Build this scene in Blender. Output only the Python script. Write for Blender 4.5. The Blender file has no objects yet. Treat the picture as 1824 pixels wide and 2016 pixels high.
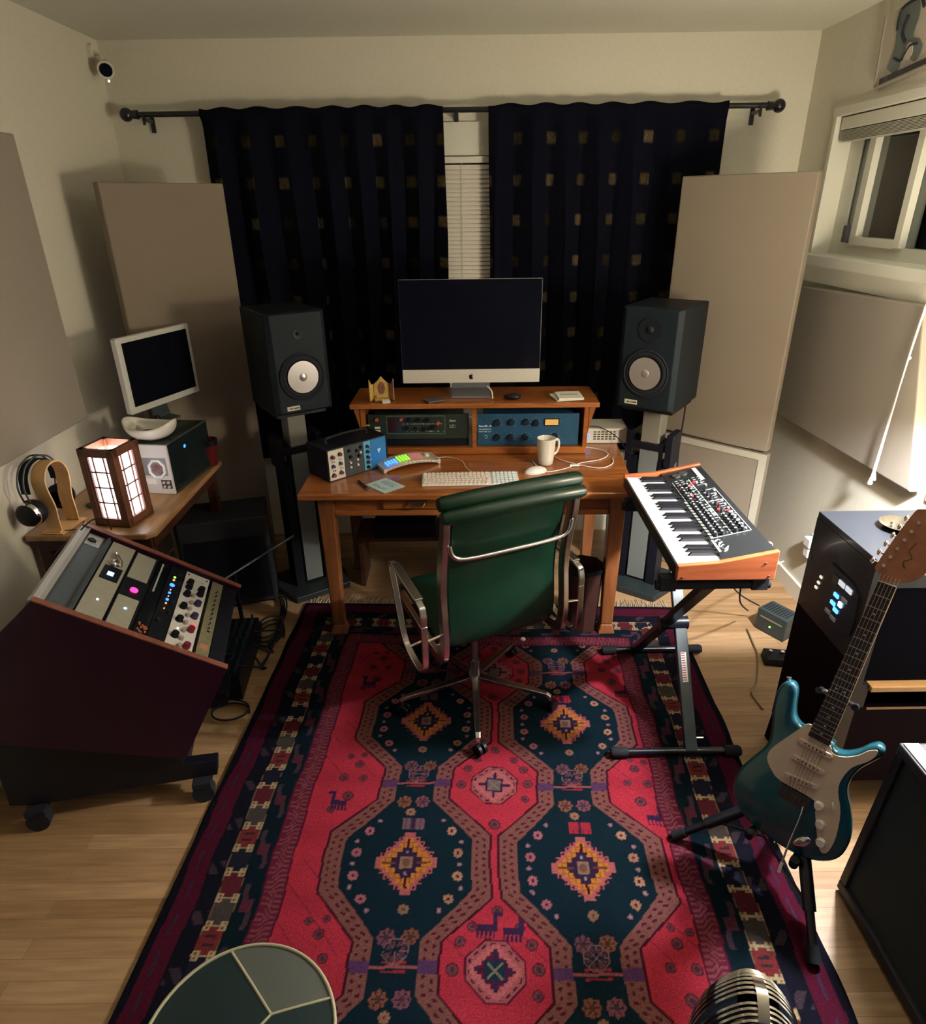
import bpy, bmesh, math, random
import numpy as np
from mathutils import Vector, Matrix

random.seed(7)
S = bpy.context.scene
COL = S.collection
R = math.radians
PI = math.pi

# ------------------------------------------------------------------ camera
PITCH, YAW, ROLL, CAM_H, FOC = 24.9, 0.05, -0.8, 1.87, 1300.0
cam_d = bpy.data.cameras.new('camera')
cam_d.sensor_fit = 'HORIZONTAL'
cam_d.sensor_width = 36.0
cam_d.lens = 36.0 * FOC / 1824.0
cam_d.clip_start = 0.02
cam = bpy.data.objects.new('camera', cam_d)
COL.objects.link(cam)
_p, _y, _r = R(PITCH), R(YAW), R(ROLL)
_f = Vector((math.sin(_y) * math.cos(_p), math.cos(_y) * math.cos(_p), -math.sin(_p)))
_x = Vector((math.cos(_y), -math.sin(_y), 0))
_u = _x.cross(_f)
_x2 = _x * math.cos(_r) + _u * math.sin(_r)
_u2 = -_x * math.sin(_r) + _u * math.cos(_r)
_m = Matrix((_x2, _u2, -_f)).transposed().to_4x4()
_m.translation = Vector((0, 0, CAM_H))
cam.matrix_world = _m
S.camera = cam

# ------------------------------------------------------------------ world, view, lights
S.view_settings.view_transform = 'Standard'
S.view_settings.look = 'None'
S.view_settings.gamma = 1.0
S.view_settings.use_curve_mapping = False
S.view_settings.exposure = 0.0
S.cycles.use_denoising = True
S.cycles.max_bounces = 8
S.cycles.diffuse_bounces = 4
S.cycles.sample_clamp_indirect = 4.0
W = bpy.data.worlds.new('night'); S.world = W
W.use_nodes = True
W.node_tree.nodes['Background'].inputs[0].default_value = (0.10, 0.26, 1.0, 1)
W.node_tree.nodes['Background'].inputs[1].default_value = 0.06

BULB_W, SHADE_E, LANTERN_E, LANTERN_W = 235.0, 92.0, 5.5, 1.5
LAMP = Vector((1.42, 1.68, 1.42))
def point(name, loc, power, col, rad):
    d = bpy.data.lights.new(name, 'POINT'); d.energy = power; d.color = col; d.shadow_soft_size = rad
    o = bpy.data.objects.new(name, d); COL.objects.link(o); o.location = loc
    return o
point('lamp_bulb_light', LAMP, BULB_W, (0.93, 0.96, 1.0), 0.035)
point('lantern_bulb_light', (-1.352, 2.392, 0.90), LANTERN_W, (1.0, 0.93, 0.85), 0.03)

# ------------------------------------------------------------------ materials
MATS = {}
def mat(name, col, rough=0.6, metal=0.0, noise=0.0, nscale=30.0, bump=0.0, emit=None, es=1.0, coat=0.0, spec=0.5, stretch=None):
    if name in MATS: return MATS[name]
    m = bpy.data.materials.new(name); m.use_nodes = True
    nt = m.node_tree; b = nt.nodes['Principled BSDF']
    b.inputs['Base Color'].default_value = (*col, 1)
    b.inputs['Roughness'].default_value = rough
    b.inputs['Metallic'].default_value = metal
    b.inputs['Specular IOR Level'].default_value = spec
    b.inputs['Coat Weight'].default_value = coat
    if emit:
        b.inputs['Emission Color'].default_value = (*emit, 1)
        b.inputs['Emission Strength'].default_value = es
    if noise or bump:
        tc = nt.nodes.new('ShaderNodeTexCoord'); mp = nt.nodes.new('ShaderNodeMapping')
        nt.links.new(tc.outputs['Object'], mp.inputs['Vector'])
        if stretch: mp.inputs['Scale'].default_value = stretch
        n = nt.nodes.new('ShaderNodeTexNoise'); n.inputs['Scale'].default_value = nscale
        n.inputs['Detail'].default_value = 6
        nt.links.new(mp.outputs['Vector'], n.inputs['Vector'])
        if noise:
            cr = nt.nodes.new('ShaderNodeValToRGB')
            lo = tuple(c * (1 - noise) for c in col); hi = tuple(min(1, c * (1 + noise)) for c in col)
            cr.color_ramp.elements[0].position = 0.3; cr.color_ramp.elements[1].position = 0.7
            cr.color_ramp.elements[0].color = (*lo, 1); cr.color_ramp.elements[1].color = (*hi, 1)
            nt.links.new(n.outputs['Fac'], cr.inputs['Fac']); nt.links.new(cr.outputs['Color'], b.inputs['Base Color'])
        if bump:
            bp = nt.nodes.new('ShaderNodeBump'); bp.inputs['Strength'].default_value = bump; bp.inputs['Distance'].default_value = 0.004
            nt.links.new(n.outputs['Fac'], bp.inputs['Height']); nt.links.new(bp.outputs['Normal'], b.inputs['Normal'])
    MATS[name] = m
    return m
def wood(name, dark, light, rough=0.35, scale=6.0, stretch=(1, 8, 8), coat=0.0):
    if name in MATS: return MATS[name]
    m = bpy.data.materials.new(name); m.use_nodes = True
    nt = m.node_tree; b = nt.nodes['Principled BSDF']
    tc = nt.nodes.new('ShaderNodeTexCoord'); mp = nt.nodes.new('ShaderNodeMapping'); mp.inputs['Scale'].default_value = stretch
    n = nt.nodes.new('ShaderNodeTexNoise'); n.inputs['Scale'].default_value = scale; n.inputs['Detail'].default_value = 8; n.inputs['Distortion'].default_value = 1.2
    cr = nt.nodes.new('ShaderNodeValToRGB')
    cr.color_ramp.elements[0].position = 0.3; cr.color_ramp.elements[1].position = 0.72
    cr.color_ramp.elements[0].color = (*dark, 1); cr.color_ramp.elements[1].color = (*light, 1)
    nt.links.new(tc.outputs['Object'], mp.inputs['Vector']); nt.links.new(mp.outputs['Vector'], n.inputs['Vector'])
    nt.links.new(n.outputs['Fac'], cr.inputs['Fac']); nt.links.new(cr.outputs['Color'], b.inputs['Base Color'])
    b.inputs['Roughness'].default_value = rough; b.inputs['Coat Weight'].default_value = coat; b.inputs['Coat Roughness'].default_value = 0.15
    MATS[name] = m
    return m

wall_m = mat('wall_paint', (0.70, 0.66, 0.55), 0.85, noise=0.03, nscale=60, bump=0.05)
ceil_m = mat('ceiling_paint', (0.66, 0.65, 0.55), 0.9, noise=0.03, nscale=50, bump=0.08)
trim_m = mat('trim_paint', (0.72, 0.70, 0.60), 0.45)
panel_m = mat('panel_fabric', (0.225, 0.18, 0.135), 0.95, noise=0.06, nscale=400, bump=0.25)
panel_r_m = mat('panel_fabric_grey', (0.29, 0.25, 0.21), 0.95, noise=0.06, nscale=400, bump=0.25)
hem_m = mat('panel_hem', (0.42, 0.38, 0.30), 0.9, noise=0.05, nscale=200)
black_m = mat('black_plastic', (0.005, 0.006, 0.011), 0.45, noise=0.1, nscale=40, spec=.25)
blackmetal_m = mat('black_metal', (0.006, 0.007, 0.012), 0.32, metal=0.0, coat=0.25, spec=.4)
satin_m = mat('satin_grey_metal', (0.10, 0.115, 0.125), 0.35, metal=0.6, noise=0.1, nscale=20)
rubber_m = mat('rubber', (0.008, 0.009, 0.014), 0.8, spec=.3, bump=0.1, nscale=100)
chrome_m = mat('chrome', (0.80, 0.78, 0.76), 0.13, metal=1.0)
alu_m = mat('polished_aluminium', (0.62, 0.58, 0.56), 0.24, metal=1.0, noise=0.05, nscale=15)
silver_m = mat('silver_anodised', (0.62, 0.60, 0.57), 0.35, metal=0.35)
white_m = mat('white_plastic', (0.78, 0.76, 0.72), 0.4)
ceramic_m = mat('white_ceramic', (0.78, 0.74, 0.66), 0.25, coat=0.3)
desk_m = wood('desk_wood', (0.20, 0.055, 0.012), (0.40, 0.135, 0.034), 0.28, 3.0, (1, 7, 7), coat=0.35)
deskv_m = wood('desk_leg_wood', (0.12, 0.036, 0.012), (0.26, 0.095, 0.032), 0.35, 3.0, (7, 7, 1), coat=0.2)
synthwood_m = wood('synth_cheek_wood', (0.36, 0.085, 0.03), (0.52, 0.145, 0.055), 0.35, 5.0, (1, 7, 7), coat=0.2)
green_m = mat('green_leather', (0.0018, 0.017, 0.0085), 0.38, noise=0.15, nscale=8, bump=0.12, coat=0.08, spec=.3)

def led(name, col, s): return mat(name, (0.02, 0.02, 0.02), 0.5, emit=col, es=s)
led_blue = led('led_blue', (0.03, 0.16, 1.0), 4.0)
led_cyan = led('led_ice_blue', (0.25, 0.55, 1.0), 4.0)
led_red = led('led_red', (1.0, 0.05, 0.05), 2.2)
led_pink = led('led_magenta', (1.0, 0.03, 0.22), 3.0)
led_green = led('led_green', (0.25, 1.0, 0.12), 2.5)
led_amber = led('led_amber', (1.0, 0.35, 0.08), 2.0)
led_white = led('led_white', (0.85, 0.92, 1.0), 2.5)

# ------------------------------------------------------------------ mesh builder
class MB:
    def __init__(s): s.bm = bmesh.new(); s.M = Matrix.Identity(4)
    def _v(s, p): return s.bm.verts.new(s.M @ Vector(p))
    def poly(s, pts):
        return s.bm.faces.new([s._v(p) for p in pts])
    def box(s, x0, x1, y0, y1, z0, z1):
        v = [s._v(p) for p in ((x0,y0,z0),(x1,y0,z0),(x1,y1,z0),(x0,y1,z0),(x0,y0,z1),(x1,y0,z1),(x1,y1,z1),(x0,y1,z1))]
        for f in ((0,3,2,1),(4,5,6,7),(0,1,5,4),(1,2,6,5),(2,3,7,6),(3,0,4,7)): s.bm.faces.new([v[i] for i in f])
        return s
    def hexa(s, b, t):      # b, t: four points each, counter-clockwise from above
        v = [s._v(p) for p in list(b) + list(t)]
        for f in ((0,3,2,1),(4,5,6,7),(0,1,5,4),(1,2,6,5),(2,3,7,6),(3,0,4,7)): s.bm.faces.new([v[i] for i in f])
        return s
    def prism(s, out, z0, z1, plane='xy'):
        def q(a, b, c): return {'xy': (a, b, c), 'xz': (a, c, b), 'yz': (c, a, b)}[plane]
        n = len(out)
        a = [s._v(q(p[0], p[1], z0)) for p in out]; b = [s._v(q(p[0], p[1], z1)) for p in out]
        s.bm.faces.new(a[::-1]); s.bm.faces.new(b)
        for i in range(n): s.bm.faces.new((a[i], a[(i+1) % n], b[(i+1) % n], b[i]))
        return s
    def tube(s, pts, r, n=12, caps=True, closed=False):
        pts = [Vector(p) for p in pts]; rs = r if isinstance(r, (list, tuple)) else [r] * len(pts)
        rings = []; up = None
        N = len(pts)
        for i, p in enumerate(pts):
            if closed: t = (pts[(i+1) % N] - pts[i-1])
            else: t = (pts[min(i+1, N-1)] - pts[max(i-1, 0)])
            t.normalize()
            if up is None:
                up = Vector((0, 0, 1)) if abs(t.z) < 0.9 else Vector((1, 0, 0))
            a = t.cross(up)
            if a.length < 1e-6: a = t.orthogonal()
            a.normalize(); b = a.cross(t).normalized(); up = b
            rings.append([s._v(p + (a * math.cos(2*PI*k/n) + b * math.sin(2*PI*k/n)) * rs[i]) for k in range(n)])
        m = N if closed else N - 1
        for i in range(m):
            A, B = rings[i], rings[(i+1) % N]
            for k in range(n): s.bm.faces.new((A[k], A[(k+1) % n], B[(k+1) % n], B[k]))
        if caps and not closed:
            s.bm.faces.new(rings[0][::-1]); s.bm.faces.new(rings[-1])
        return s
    def cyl(s, p0, p1, r0, r1=None, n=20): return s.tube([p0, p1], [r0, r0 if r1 is None else r1], n)
    def strip(s, pts, w, t, axis=(1, 0, 0)):    # flat bar along pts: width w along axis, thickness t
        ax = Vector(axis).normalized(); pts = [Vector(p) for p in pts]; rings = []
        ws = w if isinstance(w, (list, tuple)) else [w] * len(pts)
        for i, p in enumerate(pts):
            tg = (pts[min(i+1, len(pts)-1)] - pts[max(i-1, 0)]).normalized()
            nn = tg.cross(ax).normalized()
            rings.append([s._v(p + ax*(ws[i]/2)*a + nn*(t/2)*b) for a, b in ((-1,-1),(1,-1),(1,1),(-1,1))])
        for A, B in zip(rings, rings[1:]):
            for k in range(4): s.bm.faces.new((A[k], A[(k+1) % 4], B[(k+1) % 4], B[k]))
        s.bm.faces.new(rings[0][::-1]); s.bm.faces.new(rings[-1])
        return s
    def lathe(s, prof, n=32, c=(0, 0, 0), cap0=True, cap1=True):    # profile (r, z) about z
        rings = []
        for r, z in prof:
            if r < 1e-5: rings.append([s._v((c[0], c[1], c[2] + z))])
            else: rings.append([s._v((c[0] + r*math.cos(2*PI*k/n), c[1] + r*math.sin(2*PI*k/n), c[2] + z)) for k in range(n)])
        for A, B in zip(rings, rings[1:]):
            for k in range(n):
                a = A if len(A) == 1 else None; b = B if len(B) == 1 else None
                if a and b: continue
                if a: s.bm.faces.new((A[0], B[(k+1) % n], B[k]))
                elif b: s.bm.faces.new((A[k], A[(k+1) % n], B[0]))
                else: s.bm.faces.new((A[k], A[(k+1) % n], B[(k+1) % n], B[k]))
        if cap0 and len(rings[0]) > 1: s.bm.faces.new(rings[0][::-1])
        if cap1 and len(rings[-1]) > 1: s.bm.faces.new(rings[-1])
        return s
    def ball(s, c, r, n=14):
        r = r if isinstance(r, (tuple, list)) else (r, r, r); K = n // 2
        rings = []
        for i in range(K + 1):
            th = PI * i / K
            if i in (0, K): rings.append([s._v((c[0], c[1], c[2] + r[2]*math.cos(th)))])
            else: rings.append([s._v((c[0]+r[0]*math.sin(th)*math.cos(2*PI*k/n), c[1]+r[1]*math.sin(th)*math.sin(2*PI*k/n), c[2]+r[2]*math.cos(th))) for k in range(n)])
        for A, B in zip(rings, rings[1:]):
            for k in range(n):
                if len(A) == 1: s.bm.faces.new((A[0], B[k], B[(k+1) % n]))
                elif len(B) == 1: s.bm.faces.new((A[k], B[0], A[(k+1) % n]))
                else: s.bm.faces.new((A[k], B[k], B[(k+1) % n], A[(k+1) % n]))
        return s
    def grid(s, rows):      # rows of points -> quads
        V = [[s._v(p) for p in r] for r in rows]
        for A, B in zip(V, V[1:]):
            for k in range(len(A) - 1): s.bm.faces.new((A[k], A[k+1], B[k+1], B[k]))
        return s
    def build(s, name, m, parent=None, smooth=None, bevel=0, seg=2, solid=0, kind=None):
        bmesh.ops.recalc_face_normals(s.bm, faces=s.bm.faces)
        me = bpy.data.meshes.new(name); s.bm.to_mesh(me); s.bm.free()
        o = bpy.data.objects.new(name, me); COL.objects.link(o)
        me.materials.append(m)
        if parent is not None: o.parent = parent
        if smooth is not None:
            me.polygons.foreach_set('use_smooth', [True] * len(me.polygons))
            try: me.set_sharp_from_angle(angle=R(smooth))
            except Exception: pass
        if solid:
            md = o.modifiers.new('solid', 'SOLIDIFY'); md.thickness = solid; md.offset = 0
        if bevel:
            md = o.modifiers.new('bevel', 'BEVEL'); md.width = bevel; md.segments = seg; md.limit_method = 'ANGLE'; md.angle_limit = R(40)
        if kind: o['kind'] = kind
        return o

def thing(name, label, cat, loc=(0, 0, 0), rz=0.0, group=None, rot=None, mw=None):
    o = bpy.data.objects.new(name, None); COL.objects.link(o)
    o.empty_display_size = 0.05
    if mw is not None: o.matrix_world = mw
    else:
        o.location = loc; o.rotation_euler = rot if rot else (0, 0, rz)
    o['label'] = label; o['category'] = cat
    if group: o['group'] = group
    return o
def tag(o, label, cat, group=None):
    o['label'] = label; o['category'] = cat
    if group: o['group'] = group
    return o
def lab(o, label): o['label'] = label; return o
def copy_tree(o, parent=None):
    c = o.copy(); COL.objects.link(c)
    if parent is not None: c.parent = parent
    for ch in [k for k in bpy.data.objects if k.parent == o]: copy_tree(ch, c)
    return c
def smoothline(pts, n=8):   # Catmull-Rom
    P = [Vector(p) for p in pts]; out = []
    for i in range(len(P) - 1):
        a, b, c, d = P[max(i-1, 0)], P[i], P[i+1], P[min(i+2, len(P)-1)]
        for k in range(n):
            t = k / n
            out.append(0.5*((2*b) + (c-a)*t + (2*a-5*b+4*c-d)*t*t + (3*b-a-3*c+d)*t**3))
    out.append(P[-1]); return out
def struct(name, mb, m, parent=None, **k):
    o = mb.build(name, m, parent, **k)
    if parent is None: o['kind'] = 'structure'
    return o

# ------------------------------------------------------------------ room shell
XL, XR, YB, YF, ZC = -1.685, 1.722, 3.75, -1.3, 2.594
def floor_material():
    m = bpy.data.materials.new('oak_strip_floor'); m.use_nodes = True
    nt = m.node_tree; b = nt.nodes['Principled BSDF']; L = nt.links.new
    tc = nt.nodes.new('ShaderNodeTexCoord')
    br = nt.nodes.new('ShaderNodeTexBrick')
    br.inputs['Scale'].default_value = 1.0; br.inputs['Brick Width'].default_value = 0.9; br.inputs['Row Height'].default_value = 0.057
    br.inputs['Mortar Size'].default_value = 0.0008; br.inputs['Mortar Smooth'].default_value = 0.2; br.offset = 0.37; br.squash = 1.0
    br.inputs['Color1'].default_value = (0.28, 0.160, 0.075, 1); br.inputs['Color2'].default_value = (0.40, 0.25, 0.135, 1)
    br.inputs['Mortar'].default_value = (0.22, 0.12, 0.05, 1)
    L(tc.outputs['Object'], br.inputs['Vector'])
    mp = nt.nodes.new('ShaderNodeMapping'); mp.inputs['Scale'].default_value = (1.2, 16, 1)
    n = nt.nodes.new('ShaderNodeTexNoise'); n.inputs['Scale'].default_value = 4; n.inputs['Detail'].default_value = 8
    L(tc.outputs['Object'], mp.inputs['Vector']); L(mp.outputs['Vector'], n.inputs['Vector'])
    cr = nt.nodes.new('ShaderNodeValToRGB'); cr.color_ramp.elements[0].color = (0.72, 0.70, 0.66, 1); cr.color_ramp.elements[1].color = (1.1, 1.08, 1.05, 1)
    cr.color_ramp.elements[0].position = 0.3; cr.color_ramp.elements[1].position = 0.7
    L(n.outputs['Fac'], cr.inputs['Fac'])
    mx = nt.nodes.new('ShaderNodeMix'); mx.data_type = 'RGBA'; mx.blend_type = 'MULTIPLY'; mx.inputs[0].default_value = 1.0
    L(br.outputs['Color'], mx.inputs[6]); L(cr.outputs['Color'], mx.inputs[7])
    # knots
    vo = nt.nodes.new('ShaderNodeTexVoronoi'); vo.inputs['Scale'].default_value = 1.7
    L(tc.outputs['Object'], vo.inputs['Vector'])
    kr = nt.nodes.new('ShaderNodeValToRGB'); kr.color_ramp.elements[0].color = (0.35, 0.25, 0.18, 1); kr.color_ramp.elements[1].color = (1, 1, 1, 1)
    kr.color_ramp.elements[0].position = 0.015; kr.color_ramp.elements[1].position = 0.03
    L(vo.outputs['Distance'], kr.inputs['Fac'])
    mx2 = nt.nodes.new('ShaderNodeMix'); mx2.data_type = 'RGBA'; mx2.blend_type = 'MULTIPLY'; mx2.inputs[0].default_value = 1.0
    L(mx.outputs[2], mx2.inputs[6]); L(kr.outputs['Color'], mx2.inputs[7])
    L(mx2.outputs[2], b.inputs['Base Color'])
    b.inputs['Roughness'].default_value = 0.42
    return m
struct('floor', MB().box(XL - .1, XR + .1, YF, YB + .1, -0.08, 0), floor_material())
struct('ceiling', MB().box(XL - .1, XR + .1, YF, YB + .1, ZC, ZC + .08), ceil_m)
struct('wall_back', MB().box(XL - .1, XR + .2, YB, YB + .1, -0.0, ZC), wall_m)
struct('wall_left', MB().box(XL - .1, XL, YF, YB, 0, ZC), wall_m)
WY0, WY1, WZ0, WZ1 = 2.05, 3.44, 1.635, 2.215      # window opening in the right wall
_w = MB().box(XR, XR + .16, YF, WY0, 0, ZC).box(XR, XR + .16, WY1, YB, 0, ZC).box(XR, XR + .16, WY0, WY1, 0, WZ0).box(XR, XR + .16, WY0, WY1, WZ1, ZC)
struct('wall_right', _w, wall_m)
struct('baseboard_back', MB().box(XL, XR, YB - .014, YB, 0, .09), trim_m)
struct('baseboard_left', MB().box(XL, XL + .014, YF, YB - .014, 0, .09), trim_m)
struct('baseboard_right', MB().box(XR - .014, XR, YF, YB - .014, 0, .09), trim_m)

# right wall window: casing lips, sill, frame, mullion, two panes, screen
wn = bpy.data.objects.new('window_1', None); COL.objects.link(wn); wn['kind'] = 'structure'
MB().box(XR - .012, XR + .10, WY1 - .012, WY1 + .012, WZ0, WZ1).build('jamb', trim_m, wn)
MB().box(XR - .05, XR + .10, WY0 - .08, WY1 + .06, WZ0 - .045, WZ0 + .004).build('window_sill', trim_m, wn, bevel=.006)
MB().box(XR - .012, XR, WY0 - .05, WY1 + .04, WZ0 - .12, WZ0 - .045).build('apron', trim_m, wn)
MB().box(XR - .016, XR + .10, WY0 - .05, WY1 + .02, WZ1 - .005, WZ1 + .03).build('head_casing', trim_m, wn, bevel=.004)
fr = MB()
X0, X1 = XR + .075, XR + .125
fr.box(X0, X1, 3.33, WY1 - .012, WZ0, WZ1).box(X0, X1, WY0, 3.33, WZ0, WZ0 + .055).box(X0, X1, WY0, 3.33, WZ1 - .06, WZ1)
fr.box(X0 - .02, X1, 2.86, 2.90, WZ0 + .055, WZ1 - .06).box(X0, X1, WY0, WY0 + .04, WZ0, WZ1)
fr.build('window_frame', trim_m, wn)
s_ = MB()
s_.box(X0 - .02, X1 - .01, 3.19, 3.235, WZ0 + .05, WZ1 - .05).box(X0 - .02, X1 - .01, 2.90, 3.19, WZ0 + .05, WZ0 + .085)
s_.build('sash', trim_m, wn)
MB().box(X0 - .035, X0 - .018, 3.245, 3.275, WZ0 + .06, WZ0 + .13).build('sash_lock', mat('dark_latch', (.05, .045, .06), .4), wn)
pane_m = bpy.data.materials.new('window_glass'); pane_m.use_nodes = True
_b = pane_m.node_tree.nodes['Principled BSDF']; _b.inputs['Base Color'].default_value = (.85, .9, .88, 1); _b.inputs['Roughness'].default_value = .03
_b.inputs['Transmission Weight'].default_value = 1.0; _b.inputs['IOR'].default_value = 1.45
MB().box(X0 + .01, X0 + .014, 2.90, 3.33, WZ0 + .06, WZ1 - .06).build('pane', pane_m, wn)
MB().box(X0 + .01, X0 + .014, WY0 + .04, 2.86, WZ0 + .055, WZ1 - .06).build('pane', pane_m, wn)
MB().box(X1 - .004, X1, 2.895, 3.33, WZ0, WZ1).build('insect_screen', mat('insect_screen', (.13, .10, .085), .8, noise=.1, nscale=300), wn)
MB().box(X1 + .02, X1 + .03, WY0 - .1, WY1 + .1, WZ0 - .1, WZ1 + .1).build('night_backing', mat('night_dark', (.012, .02, .02), .7), wn)  # dark backing board stands in for the night outside the panes

# raised mini blind at the head of the right window, with its pull cord
bl = thing('window_blind', 'white mini blind pulled right up at the top of the right wall window', 'blind', (XR + .03, 2.75, WZ1 - .01))
MB().box(-.025, .025, -.69, .66, -.05, 0).build('headrail', trim_m, bl, bevel=.003)
b_ = MB()
for k in range(9): b_.box(-.024, .024, -.69, .655, -.057 - k*.005, -.0545 - k*.005)
b_.build('slats', mat('blind_slat_right', (.55, .52, .45), .5), bl)
cd = MB(); cd.tube(smoothline([(-.045, -.36, -.05), (-.088, -.352, -.45), (-.112, -.340, -.80), (-.122, -.319, -1.335)], 6), .0030, 6)
cd.tube(smoothline([(-.052, -.37, -.05), (-.094, -.360, -.45), (-.118, -.346, -.80), (-.118, -.325, -1.32)], 6), .0026, 6)
cd.tube([(-.025, -.36, -.03), (-.045, -.36, -.05)], .0022, 6); cd.ball((-.113, -.340, -.86), .007, 8)
cd.build('cord', mat('blind_cord', (.75, .72, .65), .7), bl)
MB().lathe([(.003, 0), (.006, -.012), (.010, -.03), (.0085, -.036)], 12, (-.122, -.319, -1.33)).lathe([(.003, 0), (.006, -.012), (.009, -.026), (.0085, -.03)], 12, (-.117, -.327, -1.315)).build('tassel', white_m, bl, smooth=40)

# back window behind the curtains, with its blind
wb = bpy.data.objects.new('window_2', None); COL.objects.link(wb); wb['kind'] = 'structure'
MB().box(-1.0, 1.05, YB - .02, YB, 2.095, 2.24).box(-1.0, -.91, YB - .02, YB, .75, 2.095).box(.96, 1.05, YB - .02, YB, .75, 2.095).build('casing', trim_m, wb)
MB().box(-.91, .96, YB - .006, YB, .8, 2.095).build('pane', mat('dark_pane', (.02, .025, .03), .1), wb)
MB().box(-1.02, 1.07, YB - .05, YB, .71, .75).build('window_sill', trim_m, wb)
bb = thing('window_blind', 'white closed mini blind seen in the gap between the dark curtains', 'blind', (.02, YB - .03, 2.09))
MB().box(-.90, .90, -.014, .014, -.028, 0).build('headrail', trim_m, bb)
b_ = MB()
for k in range(58):
    z = -.045 - k*.0205
    b_.hexa([(-.90, -.006, z-.010), (.90, -.006, z-.010), (.90, -.004, z-.012), (-.90, -.004, z-.012)], [(-.90, .006, z+.0095), (.90, .006, z+.0095), (.90, .007, z+.008), (-.90, .007, z+.008)])
b_.build('slats', mat('blind_slat_back', (.80, .74, .66), .5), bb)
b_ = MB()
for x in (-.6, .0, .6): b_.cyl((x, -.009, -.02), (x, -.009, -1.24), .0012, n=6)
b_.build('ladder_cord', trim_m, bb)

# curtain rod and curtains
rd = thing('curtain_rod', 'black metal curtain rod with ball finials across the back wall', 'curtain rod', (0, 3.66, 2.282))
MB().cyl((-1.56, 0, 0), (1.52, 0, .003), .0125, n=16).build('rod', blackmetal_m, rd, smooth=40)
for x in (-1.575, 1.537):
    s = -1 if x < 0 else 1
    MB().ball((x, 0, 0), .030, 20).cyl((x - s*.055, 0, 0), (x - s*.02, 0, 0), .020, .017, 16).build('finial', blackmetal_m, rd, smooth=40)
for x in (-1.49, -.002, 1.447):
    MB().box(x-.008, x+.008, -.012, .086, -.030, -.014).box(x-.010, x+.010, .080, .088, -.07, .02).box(x-.006, x+.006, -.018, -.012, -.045, .005).build('bracket', blackmetal_m, rd)

def curtain(name, label, x0, x1, zb, phase, folds):
    nx, nz = int((x1 - x0) / .006), int((2.30 - zb) / .012)
    xs = np.linspace(0, 1, nx); zs = np.linspace(0, 1, nz)
    U, V = np.meshgrid(xs, zs)
    amp = .010 + .026 * np.clip(V * 3, 0, 1)
    ph = phase + folds * 2 * PI * (U + .02*np.sin(7*U + phase) + .012*np.sin(4*V + 5*U))
    X = x0 + (x1 - x0) * U + .012 * np.sin(2*ph)*np.clip(V*3, 0, 1)
    Y = amp * np.sin(ph) + .008*np.sin(ph*.37 + 2*V)
    ruf = .006*np.sin(ph*1.0 + 1) * np.exp(-V*60)
    Z = 2.302 - (2.302 - zb) * V + ruf
    top = np.exp(-((Z - 2.282) / .03) ** 2)
    Y = Y * (1 - .8*top) - .018 * top
    co = np.stack([X, Y, Z], -1).reshape(-1, 3)
    idx = np.arange(nx*nz).reshape(nz, nx)
    q = np.stack([idx[:-1, :-1], idx[1:, :-1], idx[1:, 1:], idx[:-1, 1:]], -1).reshape(-1, 4)
    me = bpy.data.meshes.new(name); me.vertices.add(len(co)); me.vertices.foreach_set('co', co.ravel().astype(np.float32))
    me.loops.add(q.size); me.loops.foreach_set('vertex_index', q.ravel().astype(np.int32))
    me.polygons.add(len(q)); me.polygons.foreach_set('loop_start', np.arange(0, q.size, 4, dtype=np.int32))
    me.update(calc_edges=True); me.validate()
    # woven squares laid out on the cloth
    cu = (U * (x1 - x0)) * 1.13; cz = Z
    mu = np.abs((cu + phase*.03) % .178 - .089); mz = np.abs((cz - 2.163 + .0915) % .185 - .0925) - .0
    row = np.floor((cz - 2.163 + .0915) / .185); colm = np.floor((cu + phase*.03) / .178)
    sq = (mu < .026) & (np.abs(((cz - 2.163 + .0915) % .185) - .0915) < .024)
    hatch = (np.sin((cu*1.0 - cz) * 2*PI/.024) > -.75)
    rnd = np.abs(np.sin(row*12.9 + colm*78.2)*43758.5) % 1
    col = np.zeros(U.shape + (4,)); col[..., 3] = 1
    col[..., :3] = (.0014, .0022, .0060)
    wv = .5 + .5*np.sin(cu*2*PI/.05)
    col[..., 0] += .0012*wv; col[..., 2] += .0015*(1-wv)
    g = np.stack([.085 + .03*rnd, .068 + .012*rnd, .028 + .02*rnd], -1)
    k = sq
    pr = np.random.RandomState(int(phase*10)).rand(*U.shape)
    fall = np.clip(1.25 - (mu/.026)**2*.5, .3, 1)
    col[..., :3][k] = g[k]*((.12+.75*rnd[k]**1.5)*(.45+.75*pr[k])*fall[k])[..., None]
    at = me.color_attributes.new('pattern', 'FLOAT_COLOR', 'POINT'); at.data.foreach_set('color', col.reshape(-1).astype(np.float32))
    me.polygons.foreach_set('use_smooth', [True]*len(q))
    o = bpy.data.objects.new(name, me); COL.objects.link(o); o.location = (0, 3.655, 0)
    me.materials.append(vcol_mat('curtain_weave', 'pattern', .9, 300, .25))
    md = o.modifiers.new('solid', 'SOLIDIFY'); md.thickness = .002
    return tag(o, label, 'curtain', 'dark curtains on the back wall rod')
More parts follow.
